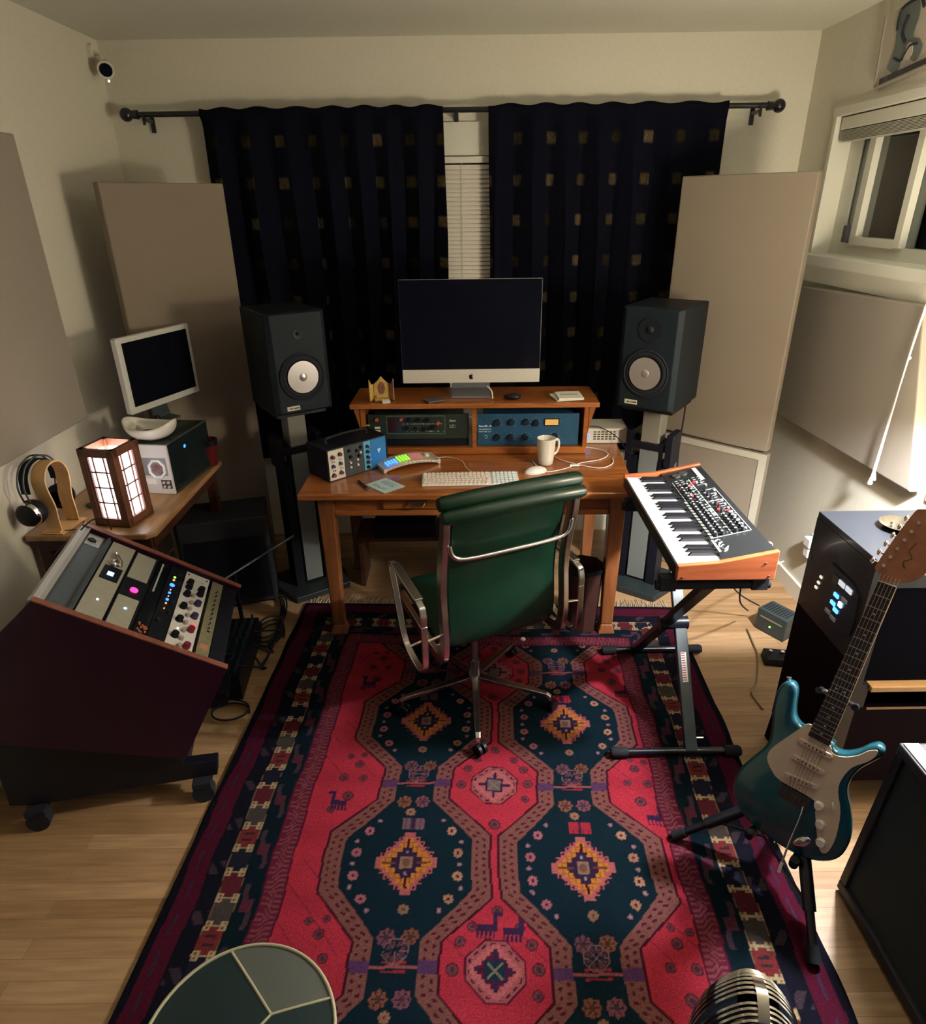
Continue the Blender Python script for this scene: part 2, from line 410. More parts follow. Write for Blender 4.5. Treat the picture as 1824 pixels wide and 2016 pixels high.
def vcol_mat(name, attr, rough, nscale, nz, bump=.3, sheen=0.0):
    if name in MATS: return MATS[name]
    m = bpy.data.materials.new(name); m.use_nodes = True; nt = m.node_tree; b = nt.nodes['Principled BSDF']; L = nt.links.new
    a = nt.nodes.new('ShaderNodeAttribute'); a.attribute_name = attr
    tc = nt.nodes.new('ShaderNodeTexCoord'); n = nt.nodes.new('ShaderNodeTexNoise'); n.inputs['Scale'].default_value = nscale; n.inputs['Detail'].default_value = 4
    L(tc.outputs['Object'], n.inputs['Vector'])
    mr = nt.nodes.new('ShaderNodeMapRange'); mr.inputs['To Min'].default_value = 1 - nz; mr.inputs['To Max'].default_value = 1 + nz
    mr.inputs['From Min'].default_value = .3; mr.inputs['From Max'].default_value = .7
    L(n.outputs['Fac'], mr.inputs['Value'])
    vm = nt.nodes.new('ShaderNodeVectorMath'); vm.operation = 'SCALE'
    L(a.outputs['Color'], vm.inputs[0]); L(mr.outputs['Result'], vm.inputs['Scale'])
    L(vm.outputs['Vector'], b.inputs['Base Color'])
    bp = nt.nodes.new('ShaderNodeBump'); bp.inputs['Strength'].default_value = bump; bp.inputs['Distance'].default_value = .002
    L(n.outputs['Fac'], bp.inputs['Height']); L(bp.outputs['Normal'], b.inputs['Normal'])
    b.inputs['Roughness'].default_value = rough; b.inputs['Specular IOR Level'].default_value = .08; b.inputs['Sheen Weight'].default_value = sheen
    MATS[name] = m; return m
curtain('curtain', 'dark patterned curtain to the left of the narrow blind gap', -1.222, -.066, .55, 1.2, 7.3)
curtain('curtain', 'dark patterned curtain to the right of the narrow blind gap', .151, 1.292, .55, 3.4, 6.6)
# ------------------------------------------------------------------ acoustic panels
def panel(label, loc, rz, w, h, t, m=panel_m, hem=False, rot=None, name='acoustic_panel'):
    o = thing(name, label, 'acoustic panel', loc, rz, rot=rot)
    MB().box(0, w, 0, t, 0, h).build('fabric_face', m, o, bevel=.006, smooth=30)
    if hem:
        MB().box(.0, w, -.004, .002, h-.03, h).box(w-.035, w, -.004, .002, 0, h-.03).build('hem', hem_m, o)
    return o
a = math.atan2(3.37-2.95, -1.07+1.44)
panel('tan fabric acoustic panel across the back left corner, behind the speaker and monitor', (-1.483, 3.04, .02), a, .575, 1.958, .05)
a = math.atan2(3.0-3.42, 1.475-1.04)
panel('tan fabric acoustic panel across the back right corner, behind the right speaker', (1.04, 3.42, .77), a, .60, 1.21, .05)
panel('lower pale edged panel on the floor in the back right corner behind the synthesizer', (1.045, 3.415, .0), a, .60, .755, .05, hem=True)
o = thing('acoustic_panel', 'taupe fabric panel on the right wall under the window', 'acoustic panel', (1.662, 2.30, .87))
MB().hexa([(0, -.055, .012), (0, 1.07, -.018), (.045, 1.07, -.018), (.045, -.055, .012)], [(0, .14, .655), (0, 1.16, .62), (.045, 1.16, .62), (.045, .14, .655)]).build('fabric_face', panel_r_m, o, bevel=.006)
panel('long taupe panel hung on the left wall beside the small table', (XL + .055, 1.5, 1.05), PI/2, 1.30, 1.08, .05, panel_r_m)
o = tag(MB().box(-.006, .006, -.02, .02, -1.0, 0).build('wall_strip', hem_m), 'pale vertical strip on the right wall beside the taupe panel', 'strip')
o.location = (XR - .006, 2.20, 1.86)

# ------------------------------------------------------------------ rug
def make_rug():
    c = .004; p0, p1, v0, v1 = -.98, .905, -.25, 2.87
    nx, ny = int((p1-p0)/c)+1, int((v1-v0)/c)+1
    P, V = np.meshgrid(np.linspace(p0, p1, nx), np.linspace(v0, v1, ny))
    rng = np.random.RandomState(3)
    # hand woven wobble
    P2 = P + .004*np.sin(V*9) + .003*np.sin(V*23+1) ; V2 = V + .004*np.sin(P*11)
    col = np.zeros(P.shape + (3,))
    def put(m, c): col[m] = c
    RED = np.array((.44, .022, .046)); NAVY = np.array((.001, .013, .024)); TAN = np.array((.20, .070, .060)); MAR = np.array((.070, .003, .018))
    DK = np.array((.004, .004, .012)); ORG = np.array((.52, .17, .022)); CRM = np.array((.52, .40, .22)); PINK = np.array((.42, .10, .11)); PUR = np.array((.035, .012, .05))
    MEA = np.array((.125, .010, .034)); MLN = np.array((.22, .050, .065)); BRN = np.array((.16, .05, .03))
    # distance to the long sides and the far/near ends
    Ls = np.where(P2 < 0, P2 + .975, .90 - P2); Le = np.minimum(v1 - V2, V2 - v0) ; E_ = np.minimum(Ls, Le)
    side = Ls <= Le
    along = np.where(side, V2, P2)
    put(E_ < 9, MAR)
    put(E_ < .02, DK)
    put((E_ > .02) & (E_ < .085), MAR*1.25)
    put((E_ > .045) & (E_ < .052) & (np.sin(along*60) > -.4), np.array((.05, .025, .06)))
    put((E_ > .085) & (E_ < .14), DK*1.3)
    k = (E_ > .09) & (E_ < .135) & (np.abs((along % .16) - .08) < .022) & (np.sin(along*90+E_*120) > -.2); put(k, np.array((.05, .03, .045)))
    # ladder chain
    ch = (E_ >= .14) & (E_ < .205); e = (E_ - .1725)/.0325
    per = .084; cell = np.floor(along/per); f = (along/per - cell)
    kind = (cell.astype(int)) % 4
    base = np.zeros_like(col); base[:] = BRN*.6
    base[kind == 0] = np.array((.012, .012, .028)); base[kind == 1] = np.array((.20, .025, .028)); base[kind == 2] = np.array((.07, .055, .05)); base[kind == 3] = np.array((.12, .015, .025))
    col[ch] = base[ch]
    edge = np.abs(f - .5) > .5 - .16
    put(ch & (np.abs(e) > .93), np.array((.22, .12, .07)))
    put(ch & edge & (np.abs(e) > .38), CRM)
    put(ch & (np.abs(f - .5) > .5 - .035), CRM*.95)
    put(ch & edge & (np.abs(np.abs(e) - .72) < .12) & (np.abs(np.abs(f-.5)-.42) < .04), np.array((.25, .06, .04)))
    put(ch & (kind == 1) & (np.abs(e) < .5) & (np.abs(np.abs(f - .5) - .14) < .05), np.array((.04, .02, .03)))
    # inner navy band
    nb = (E_ >= .205) & (E_ < .27); put(nb, NAVY*.8)
    a2 = along % .19; put(nb & (np.abs(E_ - .238 - .016*np.sin(along*33)) < .008) & (np.abs(a2-.095) < .07), np.array((.06, .03, .05)))
    put(nb & (np.abs(E_ - .238) < .018) & (np.abs(a2-.095) < .02), np.array((.10, .02, .04)))
    # meander
    me_ = (E_ >= .27) & (E_ < .342); put(me_, MEA)
    g = (along/.058) % 1; q = (E_ - .27)/.072
    zig = np.where(g < .5, q - g*.9, q - (1-g)*.9)
    fine = (np.abs((q*2.2 + np.floor(along/.029) % 2 * .55) % 1 - .5) < .17) & (np.abs((along/.0145) % 1 - .5) < .42)
    steps = (np.abs(((along + .026*np.clip((q-.34)/.32, 0, 1)*np.sign((along % .16)-.08))/.0165) % 1 - .5) < .24) & ~((np.abs((along/.05) % 1 - .5) < .12) & (np.abs(q - .2) < .12))
    put(me_ & steps & (q > .1) & (q < .9), MLN); put(me_ & (np.abs(q - .5) < .05) & ((along/.044) % 1 < .5), MLN)
    put(me_ & ((q < .06) | (q > .94)), MAR)
    F = E_ >= .342
    put(F, RED)
    m = F & (np.abs(P2) > .0); col[m] *= (1 + .10*np.sin(V2[m]*41) * np.sin(V2[m]*13+1))[:, None]
    per = .625; vc = 1.395
    k = np.round((V2 - vc)/per); dv = V2 - vc - k*per; ad = np.abs(dv)
    sx = np.sign(P2); dp = P2 - sx*.275; ap = np.abs(dp)
    def hw(a, w0, w1, b0, b1): return np.interp(a, [0, b0, b1, 1], [w0, w0, w1, w1])
    wo = hw(ad, .266, .128, .108, .245); wl = hw(ad, .258, .120, .106, .243); wi = hw(ad, .203, .066, .086, .238)
    # lattice and little flowers on the red ground, between the medallions
    dvn = V2 - (vc + per/2) - np.round((V2 - vc - per/2)/per)*per
    for (cx, cy, r) in [(.0, .165, .017), (-.10, .07, .016), (.10, .075, .017), (-.115, -.005, .018), (.118, .01, .018), (-.07, .115, .015), (.065, .12, .015), (.11, -.055, .015), (0, -.165, .02),
                        (.50, .085, .017), (.54, .02, .017), (.47, .02, .015), (.505, -.06, .02), (.555, -.12, .014), (.54, .12, .013), (.49, .13, .012)]:
        for s in (1, -1):
            if cx < .3:
                if s == -1: continue
                dd = np.hypot(P2 - cx, dvn - cy)
            else: dd = np.hypot(P2 - s*cx, dvn - cy)
            put(F & (dd < r), np.array((.10, .012, .03))); put(F & (dd < r*.72) & (dd > r*.42), np.array((.16, .05, .05))); put(F & (dd < r*.25), PUR*1.5)
    lat = (np.abs(((P2 + dvn*1.0)/.115) % 1 - .5) < .016) & (dvn > .03); put(F & lat & (np.abs(P2) > .05), np.array((.17, .012, .03)))
    # comb-backed animals
    for (cx, cy, s) in [(-.03, .105+.0, 1), (.045, .10, 1), (.535, -.135, 1), (-.53, -.10, -1)]:
        if cx in (-.03, .045): mk = V2 < 1.3
        else: mk = V2 > -9
        x = (P2 - cx)*s; y = dvn - cy
        put(F & mk & (np.abs(x) < .026) & (np.abs(y) < .020) & ~((np.abs((x/.012) % 1 - .5) < .2) & (y < 0)), PUR)
        put(F & mk & (np.abs(x - .024) < .007) & (y > 0) & (y < .055), PUR); put(F & mk & (x > .018) & (x < .044) & (np.abs(y - .052) < .006), PUR)
    # octagon flowers of the red diamonds
    rr = np.maximum(np.maximum(np.abs(P2), np.abs(dvn)), (np.abs(P2)+np.abs(dvn))*.74)
    low = V2 < 1.3
    O1 = F & (rr < .083); put(O1, MAR*1.3); put(F & (rr < .078), PINK*.85)
    put(F & (rr < .072) & (rr > .066) & (np.sin(np.arctan2(dvn, P2)*16) > 0), MAR)
    st = (np.floor(np.abs(P2)/.012)*.012 + np.floor(np.abs(dvn)/.012)*.012)
    put(F & (st < .062) & (rr < .07), PINK*1.15); put(F & (st < .048), MAR*1.4); put(F & (st < .042) & ~low, PINK*1.0)
    put(F & (np.abs(P2) < .030) & (np.abs(dvn) < .030), PUR); put(F & (np.abs(P2) < .0055) & (np.abs(dvn) < .056), PUR); put(F & (np.abs(dvn) < .0055) & (np.abs(P2) < .056), PUR)
    put(F & (np.abs(P2) < .023) & (np.abs(dvn) < .023), np.where(low[..., None], NAVY*2, np.array((.16, .10, .12)))[F & (np.abs(P2) < .023) & (np.abs(dvn) < .023)])
    put(F & (np.abs(np.abs(P2) - np.abs(dvn)) < .004) & (np.abs(P2) < .022) & (np.abs(dvn) < .022), CRM*.42)
    # medallion chains
    M0 = F & (ap < wo); put(M0, MAR*.8)
    M1 = F & (ap < wl); put(M1, TAN)
    # dots in the tan band
    slope = (ad > .10) & (ad < .245)
    for sh in (0, 1):
        t = (V2 + sh*.0115)/.023
        w = np.where(slope, wi + .020 + .022*sh, wi + .017 + .023*sh)
        dd = np.hypot((ap - w)*np.where(slope, .75, 1), (t - np.round(t))*.023)
        put(M1 & (ap > wi) & (dd < .0052), MAR*1.1)
    nk = M1 & (np.abs(ad - .305) < .009) & (ap > wi); put(nk, np.array((.09, .03, .10)))
    M2 = F & (ap < wi); put(M2, NAVY)
    put(M2 & (ad > per/2 - .004), PINK*.7); put(M2 & (np.abs(ad - per/2 + .012) < .003) & (ap < .035), RED*.7)
    def ros(cx, cy, r, c1, c2, sel=None):
        for s in (1, -1):
            dx = P2 - s*.275 - cx; dy = dv - cy; d = np.hypot(dx, dy)
            th = np.arctan2(dy, dx); q = M2 & (d < r*(1 + .10*np.cos(th*8)))
            if sel is not None: q &= sel
            put(q, c1); put(M2 & (d < r*.33), c2)
    Tn = np.array((.42, .20, .13)); Pk = np.array((.40, .12, .16))
    i = 0
    for cy in (.115, .035, -.045, -.12):
        for s in (1, -1):
            w = float(np.interp(abs(cy), [0, .086, .238], [.203, .203, .066])) - .042
            ros(s*w, cy, .0155, (Tn, Pk, Tn*.8, Pk*.85)[i % 4], MAR); i += 1
    for cy in (.155, .075, -.005, -.083, -.155):
        for s in (1, -1):
            w = float(np.interp(abs(cy), [0, .086, .238], [.203, .203, .066])) - .035
            ros(s*w, cy, .0075, np.array((.26, .12, .16)), np.array((.4, .25, .25)))
    for cx, cy, r, c1 in [(-.006, .19, .0155, Tn*.7), (.0, -.152, .0155, Tn*.6), (-.03, .232, .0235, BRN*1.4), (.032, .232, .0235, np.array((.20, .06, .09))), (-.034, -.232, .0235, np.array((.16, .05, .07))), (.034, -.232, .0235, BRN*1.2)]:
        ros(cx, cy, r, c1, c1*.4)
        for s in (1, -1):
            dx = P2 - s*.275 - cx; dy = dv - cy; d = np.hypot(dx, dy)
            if r > .02: put(M2 & (d < r*.8) & (np.cos(np.arctan2(dy, dx)*6) > .6) & (d > r*.3), NAVY*1.5)
    # neck rosettes, drawn from the neck centre
    for s in (1, -1):
        dx = P2 - s*.275; dy = dvn - .042; rr2 = np.maximum(np.maximum(np.abs(dx), np.abs(dy)), (np.abs(dx)+np.abs(dy))*.74)
        th = np.arctan2(dy, dx); on = M2 & (rr2 < .036); put(on & ((rr2 > .0325) | (np.abs(np.sin(th*4)) < .22)), np.array((.20, .10, .12)))
        on = M2 & (rr2 < .028) & (np.abs(np.sin(th*4)) > .6) & (rr2 > .012); put(on, np.array((.10, .03, .05)))
    # small block above each flower
    for s, cc in ((1, RED*.8), (-1, np.array((.17, .08, .11)))):
        dx = P2 - s*.275 - (.005 if s > 0 else .005); dy = dv - .143
        on = M2 & (np.abs(dx) < .036) & (np.abs(dy) < .022); put(on, cc); put(on & (np.abs(dx) < .005), PUR); put(on & (np.abs((dx/.016) % 1 - .5) < .09), cc*.5)
    # the stepped flower at the middle
    for s in (1, -1):
        dx = P2 - s*.275; dy = dv - .0; u = .0165
        X_ = np.abs(dx); Y_ = np.abs(dy)*.90
        sd = np.floor(X_/u) + np.floor(Y_/u)
        on = M2
        put(on & (sd < 6.0) & (X_ < u*5.9) & (Y_ < u*5.9), PINK*.95)
        put(on & (sd == 5) & (X_ % u > u*.35) & (Y_ % u > u*.35) & (X_ > u) & (Y_ > u) & (X_ % u < u*.85) & (Y_ % u < u*.85), MAR)
        sd2 = np.floor((X_+.003)/u) + np.floor((Y_+.003)/u)
        put(on & (sd2 < 5), ORG); put(on & ((sd2 == 4)) & ((X_ % u > u*.8) | (Y_ % u > u*.8)), ORG*.55)
        put(on & (sd < 3) & (X_ < u*2.9) & (Y_ < u*2.9) & ~((np.floor(X_/u) == 1) & (np.floor(Y_/u) == 1) & False), PUR*.8)
        put(on & (X_ < .0042) & (Y_ < u*4.7), MAR*.6); put(on & (Y_ < .0035) & (X_ < u*4.6), BRN*.8)
        put(on & (sd < 3) & (X_ < u*1.9) & (Y_ < u*2.9), PUR*.8)
        put(on & (X_ < u*1.15) & (Y_ < u*1.15), np.array((.24, .14, .09))); put(on & (np.hypot(X_, Y_) < u*.75), np.array((.16, .06, .05)))
        put(on & (X_ < .004) & (np.abs(Y_ - u*2.0) < .005), np.array((.25, .22, .25)))
    gm = col.mean(-1, keepdims=True); col = (col*.96 + gm*.04) * .44
    col = col * (1 + rng.normal(0, .07, P.shape + (1,)))
    col = np.clip(col, 0, 1)
    Z = .011 + .0006*rng.rand(*P.shape)
    X = P; Y = V
    co = np.stack([X, Y, Z], -1).reshape(-1, 3)
    wob = .004*np.sin(V*7) + .003*np.sin(V*19)
    ed = (np.abs(P - p0) < c) | (np.abs(P - p1) < c)
    co[:, 0] += np.where(ed, wob, 0).ravel()
    low_edge = ed | (V - v0 < c) | (v1 - V < c)
    co[:, 2] = np.where(low_edge.ravel(), .001, co[:, 2])
    idx = np.arange(nx*ny).reshape(ny, nx)
    q = np.stack([idx[:-1, :-1], idx[:-1, 1:], idx[1:, 1:], idx[1:, :-1]], -1).reshape(-1, 4)
    me = bpy.data.meshes.new('rug_pile'); me.vertices.add(len(co)); me.vertices.foreach_set('co', co.ravel().astype(np.float32))
    me.loops.add(q.size); me.loops.foreach_set('vertex_index', q.ravel().astype(np.int32))
    me.polygons.add(len(q)); me.polygons.foreach_set('loop_start', np.arange(0, q.size, 4, dtype=np.int32))
    me.update(calc_edges=True); me.validate()
    at = me.color_attributes.new('pattern', 'FLOAT_COLOR', 'POINT')
    rgba = np.ones(P.shape + (4,)); rgba[..., :3] = col; at.data.foreach_set('color', rgba.reshape(-1).astype(np.float32))
    o = bpy.data.objects.new('rug_pile', me); COL.objects.link(o)
    me.materials.append(vcol_mat('rug_wool', 'pattern', .95, 260, .35, bump=.5, sheen=.0))
    root = thing('rug', 'red and navy oriental wool rug with octagon medallions under the desk chair', 'rug', (.10 - .055*1.7, 0, 0), 0)
    root.location = (.10 - math.sin(.048)*1.7, .004, 0); root.rotation_euler = (0, 0, -.048)
    o.parent = root
    # fringe at the far end
    f = MB()
    for i in range(230):
        x = p0 + .02 + (p1-p0-.04)*i/229 + random.uniform(-.004, .004); l = random.uniform(.03, .085); s = random.uniform(-.02, .02)
        f.tube([(x, v1-.004, .006), (x+s*.4, v1+l*.5, .004+random.uniform(0, .004)), (x+s, v1+l, .003)], .0016, 4)
    fo = f.build('fringe', mat('rug_fringe', (.48, .42, .33), .95, noise=.2, nscale=80), root)
    return root
make_rug()
# ------------------------------------------------------------------ small helpers for repeated parts
def reps(name, mb, m, parent, locs, smooth=None, rots=None, labels=None, bevel=0):
    o = mb.build(name, m, parent, smooth=smooth, bevel=bevel)
    out = [o]; o.location = locs[0]
    for l in locs[1:]:
        c = o.copy(); COL.objects.link(c); c.parent = parent; c.location = l; out.append(c)
    return out
def knob_mb(r, h, axis='y'):   # points towards -axis
    mb = MB()
    if axis == 'y': mb.cyl((0, 0, 0), (0, -h, 0), r, r*.82, 14)
    else: mb.cyl((0, 0, 0), (0, 0, h), r, r*.82, 12)
    return mb
def glyphs(mb, x0, x1, z, h, y, rnd, plane='xz', dens=1.0):
    # rows of tiny unreadable lettering as thin raised marks
    x = x0
    while x < x1:
        w = h * rnd.uniform(.35, .75)
        if rnd.random() < .85*dens:
            if plane == 'xz': mb.box(x, x + w*.8, y - .0006, y, z, z + h*rnd.uniform(.6, 1))
            else: mb.box(x, x + w*.8, z, z + h*rnd.uniform(.6, 1), y, y + .0006)
        x += w
    return mb

# ------------------------------------------------------------------ desk
dk = thing('desk', 'reddish brown wooden writing desk in front of the curtains', 'desk', (0, 2.562, 0), R(-1.2))
MB().prism([(-.705, 0), (.735, 0), (.79, .80), (-.705, .80)], .735, .765).build('desk_top', desk_m, dk, bevel=.008, seg=3)
for (x, y) in ((-.60, .09), (.675, .09), (-.60, .72), (.675, .72)):
    t, b = .036, .027
    m_ = MB(); sx = -1 if x < 0 else 1
    m_.hexa([(x-b, y-b, .06), (x+b, y-b, .06), (x+b, y+b, .06), (x-b, y+b, .06)], [(x-t, y-t, .735), (x+t, y-t, .735), (x+t, y+t, .735), (x-t, y+t, .735)])
    m_.hexa([(x-.040, y-.040, .012), (x+.040, y-.040, .012), (x+.040, y+.040, .012), (x-.040, y+.040, .012)], [(x-b, y-b, .06), (x+b, y-b, .06), (x+b, y+b, .06), (x-b, y+b, .06)])
    m_.build('leg', deskv_m, dk, bevel=.006)
MB().box(-.565, .64, .075, .095, .66, .735).box(-.565, .64, .715, .735, .64, .735).box(-.615, -.59, .12, .69, .64, .735).box(.665, .69, .12, .69, .64, .735).build('apron', desk_m, dk)
MB().box(-.565, .64, .062, .082, .635, .662).build('rail', desk_m, dk, bevel=.004)
dr = MB().box(-.35, .42, .058, .08, .668, .73).build('drawer', desk_m, dk, bevel=.004)
brass = mat('aged_brass', (.22, .15, .07), .4, metal=.8)
for x in (-.2, .27):
    MB().box(x-.045, x+.045, .052, .058, .688, .712).tube(smoothline([(x-.035, .05, .70), (x-.02, .036, .688), (x+.02, .036, .688), (x+.035, .05, .70)], 4), .004, 8).build('drawer_pull', brass, dr)

# hutch on the desk
hu = thing('desk_hutch', 'low wooden two bay rack hutch on the back of the desk', 'shelf', (.055, 3.045, .767), R(-1.2))
MB().box(-.575, .59, -.055, .26, .245, .268).build('top_board', desk_m, hu, bevel=.004)
MB().box(-.535, .55, 0, .25, 0, .034).build('bottom_board', desk_m, hu, bevel=.003)
for x in (-.535, -.002, .53): MB().box(x, x+.02, -.004, .25, .034, .245).build('upright', desk_m, hu)
for x, s in ((-.537, -1), (.552, 1)):
    MB().prism([(x, .245), (x + s*.035, .245), (x + s*.012, .16), (x, .10)], .0, .018, 'xz').build('bracket', desk_m, hu, bevel=.002)

# left bay: dark valve unit
def hud(x, y, z): return (.055 + x*math.cos(R(-1.2)) - y*math.sin(R(-1.2)), 3.045 + x*math.sin(R(-1.2)) + y*math.cos(R(-1.2)), .767 + z)
rnd = random.Random(5)
u1 = thing('rack_unit', 'dark green black rack unit with small red knobs in the left bay of the hutch', 'audio rack unit', hud(-.262, .02, .075), R(-1.2))
MB().box(-.243, .243, 0, .012, 0, .122).box(-.215, .215, .012, .2, .004, .118).build('chassis', mat('dark_green_face', (.012, .022, .018), .5, noise=.15), u1)
MB().box(-.155, .13, -.0012, 0, .024, .028).box(-.155, .13, -.0012, 0, .112, .116).box(-.155, -.151, -.0012, 0, .024, .116).box(.126, .13, -.0012, 0, .024, .116).build('outline', mat('pale_green_line', (.08, .13, .10), .6), u1)
MB().box(-.148, -.105, -.002, 0, .034, .108).build('meter', mat('maroon_meter', (.03, .008, .012), .25), u1)
redk = mat('red_knob', (.48, .07, .06), .35)
reps('red_knob', knob_mb(.0095, .012), redk, u1, [(-.200, 0, .098), (-.082, 0, .098), (.095, 0, .078)], smooth=40)
reps('black_knob', knob_mb(.0115, .013), black_m, u1, [(-.045, 0, .094), (.0, 0, .094), (.043, 0, .094), (-.058, 0, .052), (-.015, 0, .048), (.028, 0, .048), (.068, 0, .056)], smooth=40)
g_ = MB(); 
for z in (.072, .035): glyphs(g_, -.09, .12, z, .006, -.0006, rnd, dens=.6)
for z in (.085, .065, .055): glyphs(g_, .15, .178, z, .010 if z > .08 else .006, -.0006, rnd)
g_.build('lettering', mat('dim_lettering', (.35, .36, .32), .6), u1)
MB().box(-.212, -.186, -.003, 0, .052, .062).box(-.212, -.186, -.003, 0, .036, .046).build('badge', mat('ivory_badge', (.85, .80, .62), .5), u1)
MB().box(-.26, -.235, -.003, .0, .068, .073).build('yellow_mark', mat('yellow_mark', (.4, .42, .05), .5), u1)
u1b = tag(MB().box(-.243, .243, 0, .01, 0, .034).build('blank_panel', black_m), 'black blank panel under the dark green unit in the left bay', 'panel')
u1b.location = hud(-.262, .022, .038); u1b.rotation_euler = (0, 0, R(-1.2))
# right bay: blue unit
blue_face = mat('deep_blue_face', (.008, .062, .135), .45, noise=.08)
u2 = thing('rack_unit', 'blue rack unit with amber meter in the right bay of the hutch', 'audio rack unit', hud(.268, .02, .038), R(-1.2))
MB().box(-.243, .243, 0, .012, 0, .158).box(-.215, .215, .012, .2, .004, .155).build('chassis', blue_face, u2)
MB().box(.075, .148, -.004, 0, .098, .134).build('meter_bezel', black_m, u2)
MB().box(.080, .143, -.005, -.004, .102, .130).build('meter', mat('amber_meter', (.6, .36, .12), .4, emit=(1, .5, .12), es=.32), u2)
reps('knob', knob_mb(.0165, .016), mat('navy_knob', (.008, .014, .03), .3), u2, [(-.150, 0, .115), (-.082, 0, .118), (-.012, 0, .118), (.036, 0, .112), (-.150, 0, .042), (-.085, 0, .042), (-.015, 0, .042), (.130, 0, .045)], smooth=40)
reps('rack_screw', knob_mb(.004, .003), chrome_m, u2, [(-.212, 0, .128), (.178, 0, .134), (.178, 0, .05), (-.212, 0, .045)], smooth=40)
g_ = MB()
for z, h in ((.094, .010), (.080, .006), (.068, .006)): glyphs(g_, -.238, -.180, z, h, -.0006, rnd)
for x in (-.15, -.082, -.012, .036, .13):
    for k in range(7):
        for zc in (.115, .042):
            if x in (.036,) and zc < .1: continue
            t = R(-130 + k*43); g_.box(x + .023*math.sin(t) - .0012, x + .023*math.sin(t) + .0012, -.0006, 0, zc + .023*math.cos(t) - .0012, zc + .023*math.cos(t) + .0012)
g_.tube([(-.205 + .008*math.cos(t*PI/6), -.001, .045 + .008*math.sin(t*PI/6)) for t in range(-4, 6)], .001, 4)
g_.build('lettering', mat('pale_blue_lettering', (.45, .58, .68), .6), u2)

# all-in-one computer
im = thing('computer', 'large silver chinned all in one computer with a dark screen on the hutch', 'computer', (.05, 3.115, 1.037), R(-.6))
MB().box(-.325, .325, 0, .008, .066, .535).build('aluminium_shell', silver_m, im, bevel=.004)
MB().prism([(.006, .09), (.006, .52), (.035, .42), (.045, .30), (.035, .16)], -.30, .30, 'yz').build('rear_housing', silver_m, im)
MB().box(-.324, .324, -.003, .001, .131, .534).build('glass', mat('screen_black', (.004, .004, .007), .16, spec=.35), im, bevel=.002)
MB().box(-.324, .324, -.0045, 0, .067, .130).build('chin', mat('chin_aluminium', (.66, .62, .55), .5, metal=.15), im, bevel=.002)
st_ = MB(); st_.strip([(0, -.035, .005), (0, .05, .006), (0, .085, .02), (0, .095, .10), (0, .07, .22), (0, .03, .30)], .185, .009)
st_.build('stand', mat('stand_aluminium', (.30, .30, .32), .35, metal=.6), im, smooth=40)
ap = MB()
def ell(cx, cz, rx, rz, n=20, a0=0, a1=2*PI): return [(cx + rx*math.cos(a0+(a1-a0)*k/n), cz + rz*math.sin(a0+(a1-a0)*k/n)) for k in range(n)]
pts = [(0, .0075), (.0035, .0095), (.008, .0075), (.0072, .003), (.0055, -.0005), (.0065, -.004), (.0095, -.0065), (.0065, -.0125), (.0035, -.0140), (0, -.0125), (-.0035, -.0140), (-.0070, -.0115), (-.0098, -.004), (-.0094, .003), (-.006, .0090), (-.0030, .0092)]
ap.prism([(p[0], p[1] + .0975) for p in pts], -.0054, -.0045, 'xz')
ap.prism([(p[0]+.001, p[1] + .0975) for p in [(0, .0105), (.0035, .012), (.0050, .0165), (.0015, .0150)]], -.0054, -.0045, 'xz')
ap.build('round_logo', mat('logo_black', (.01, .01, .012), .3), im)

# keyboard, mouse, controller, paper, pen
kb = thing('computer_keyboard', 'white computer keyboard on the desk behind the chair back', 'keyboard', (-.175, 2.645, .766), R(.5))
MB().hexa([(0, 0, 0), (.425, 0, 0), (.425, .122, 0), (0, .122, 0)], [(0, 0, .006), (.425, 0, .006), (.425, .122, .016), (0, .122, .016)]).build('case', white_m, kb, bevel=.002)
km = MB().hexa([(-.0078, -.0075, 0), (.0078, -.0075, 0), (.0078, .0075, 0), (-.0078, .0075, 0)], [(-.006, -.006, .006), (.006, -.006, .006), (.006, .006, .006), (-.006, .006, .006)])
pos = []
for r_ in range(6):
    for c_ in range(16):
        if len(pos) < 96: pos.append((.013 + c_*.0182 + (0, .004, .008, .002, 0, 0)[r_]*.8, .012 + r_*.0195, .0062 + r_*.0016))
pinkish = mat('key_plastic', (.80, .68, .64), .5)
reps('key', km, pinkish, kb, pos)
k2 = MB()
for r_ in range(6):
    for c_ in range(6):
        x = .318 + c_*.0178; y = .012 + r_*.0195; z = .0062 + r_*.0016
        k2.hexa([(x-.0078, y-.0075, z), (x+.0078, y-.0075, z), (x+.0078, y+.0075, z), (x-.0078, y+.0075, z)], [(x-.006, y-.006, z+.006), (x+.006, y-.006, z+.006), (x+.006, y+.006, z+.006), (x-.006, y+.006, z+.006)])
o = k2.build('number_keys', mat('number_key_plastic', (.72, .78, .80), .5), kb); o['kind'] = 'stuff'
ms = tag(MB().ball((0, 0, .0), (.056, .030, .026), 20).build('computer_mouse', white_m, smooth=60), 'white computer mouse on the desk by the mug, half behind the chair', 'mouse')
ms.location = (.335, 2.80, .766); ms.rotation_euler = (0, 0, R(20))

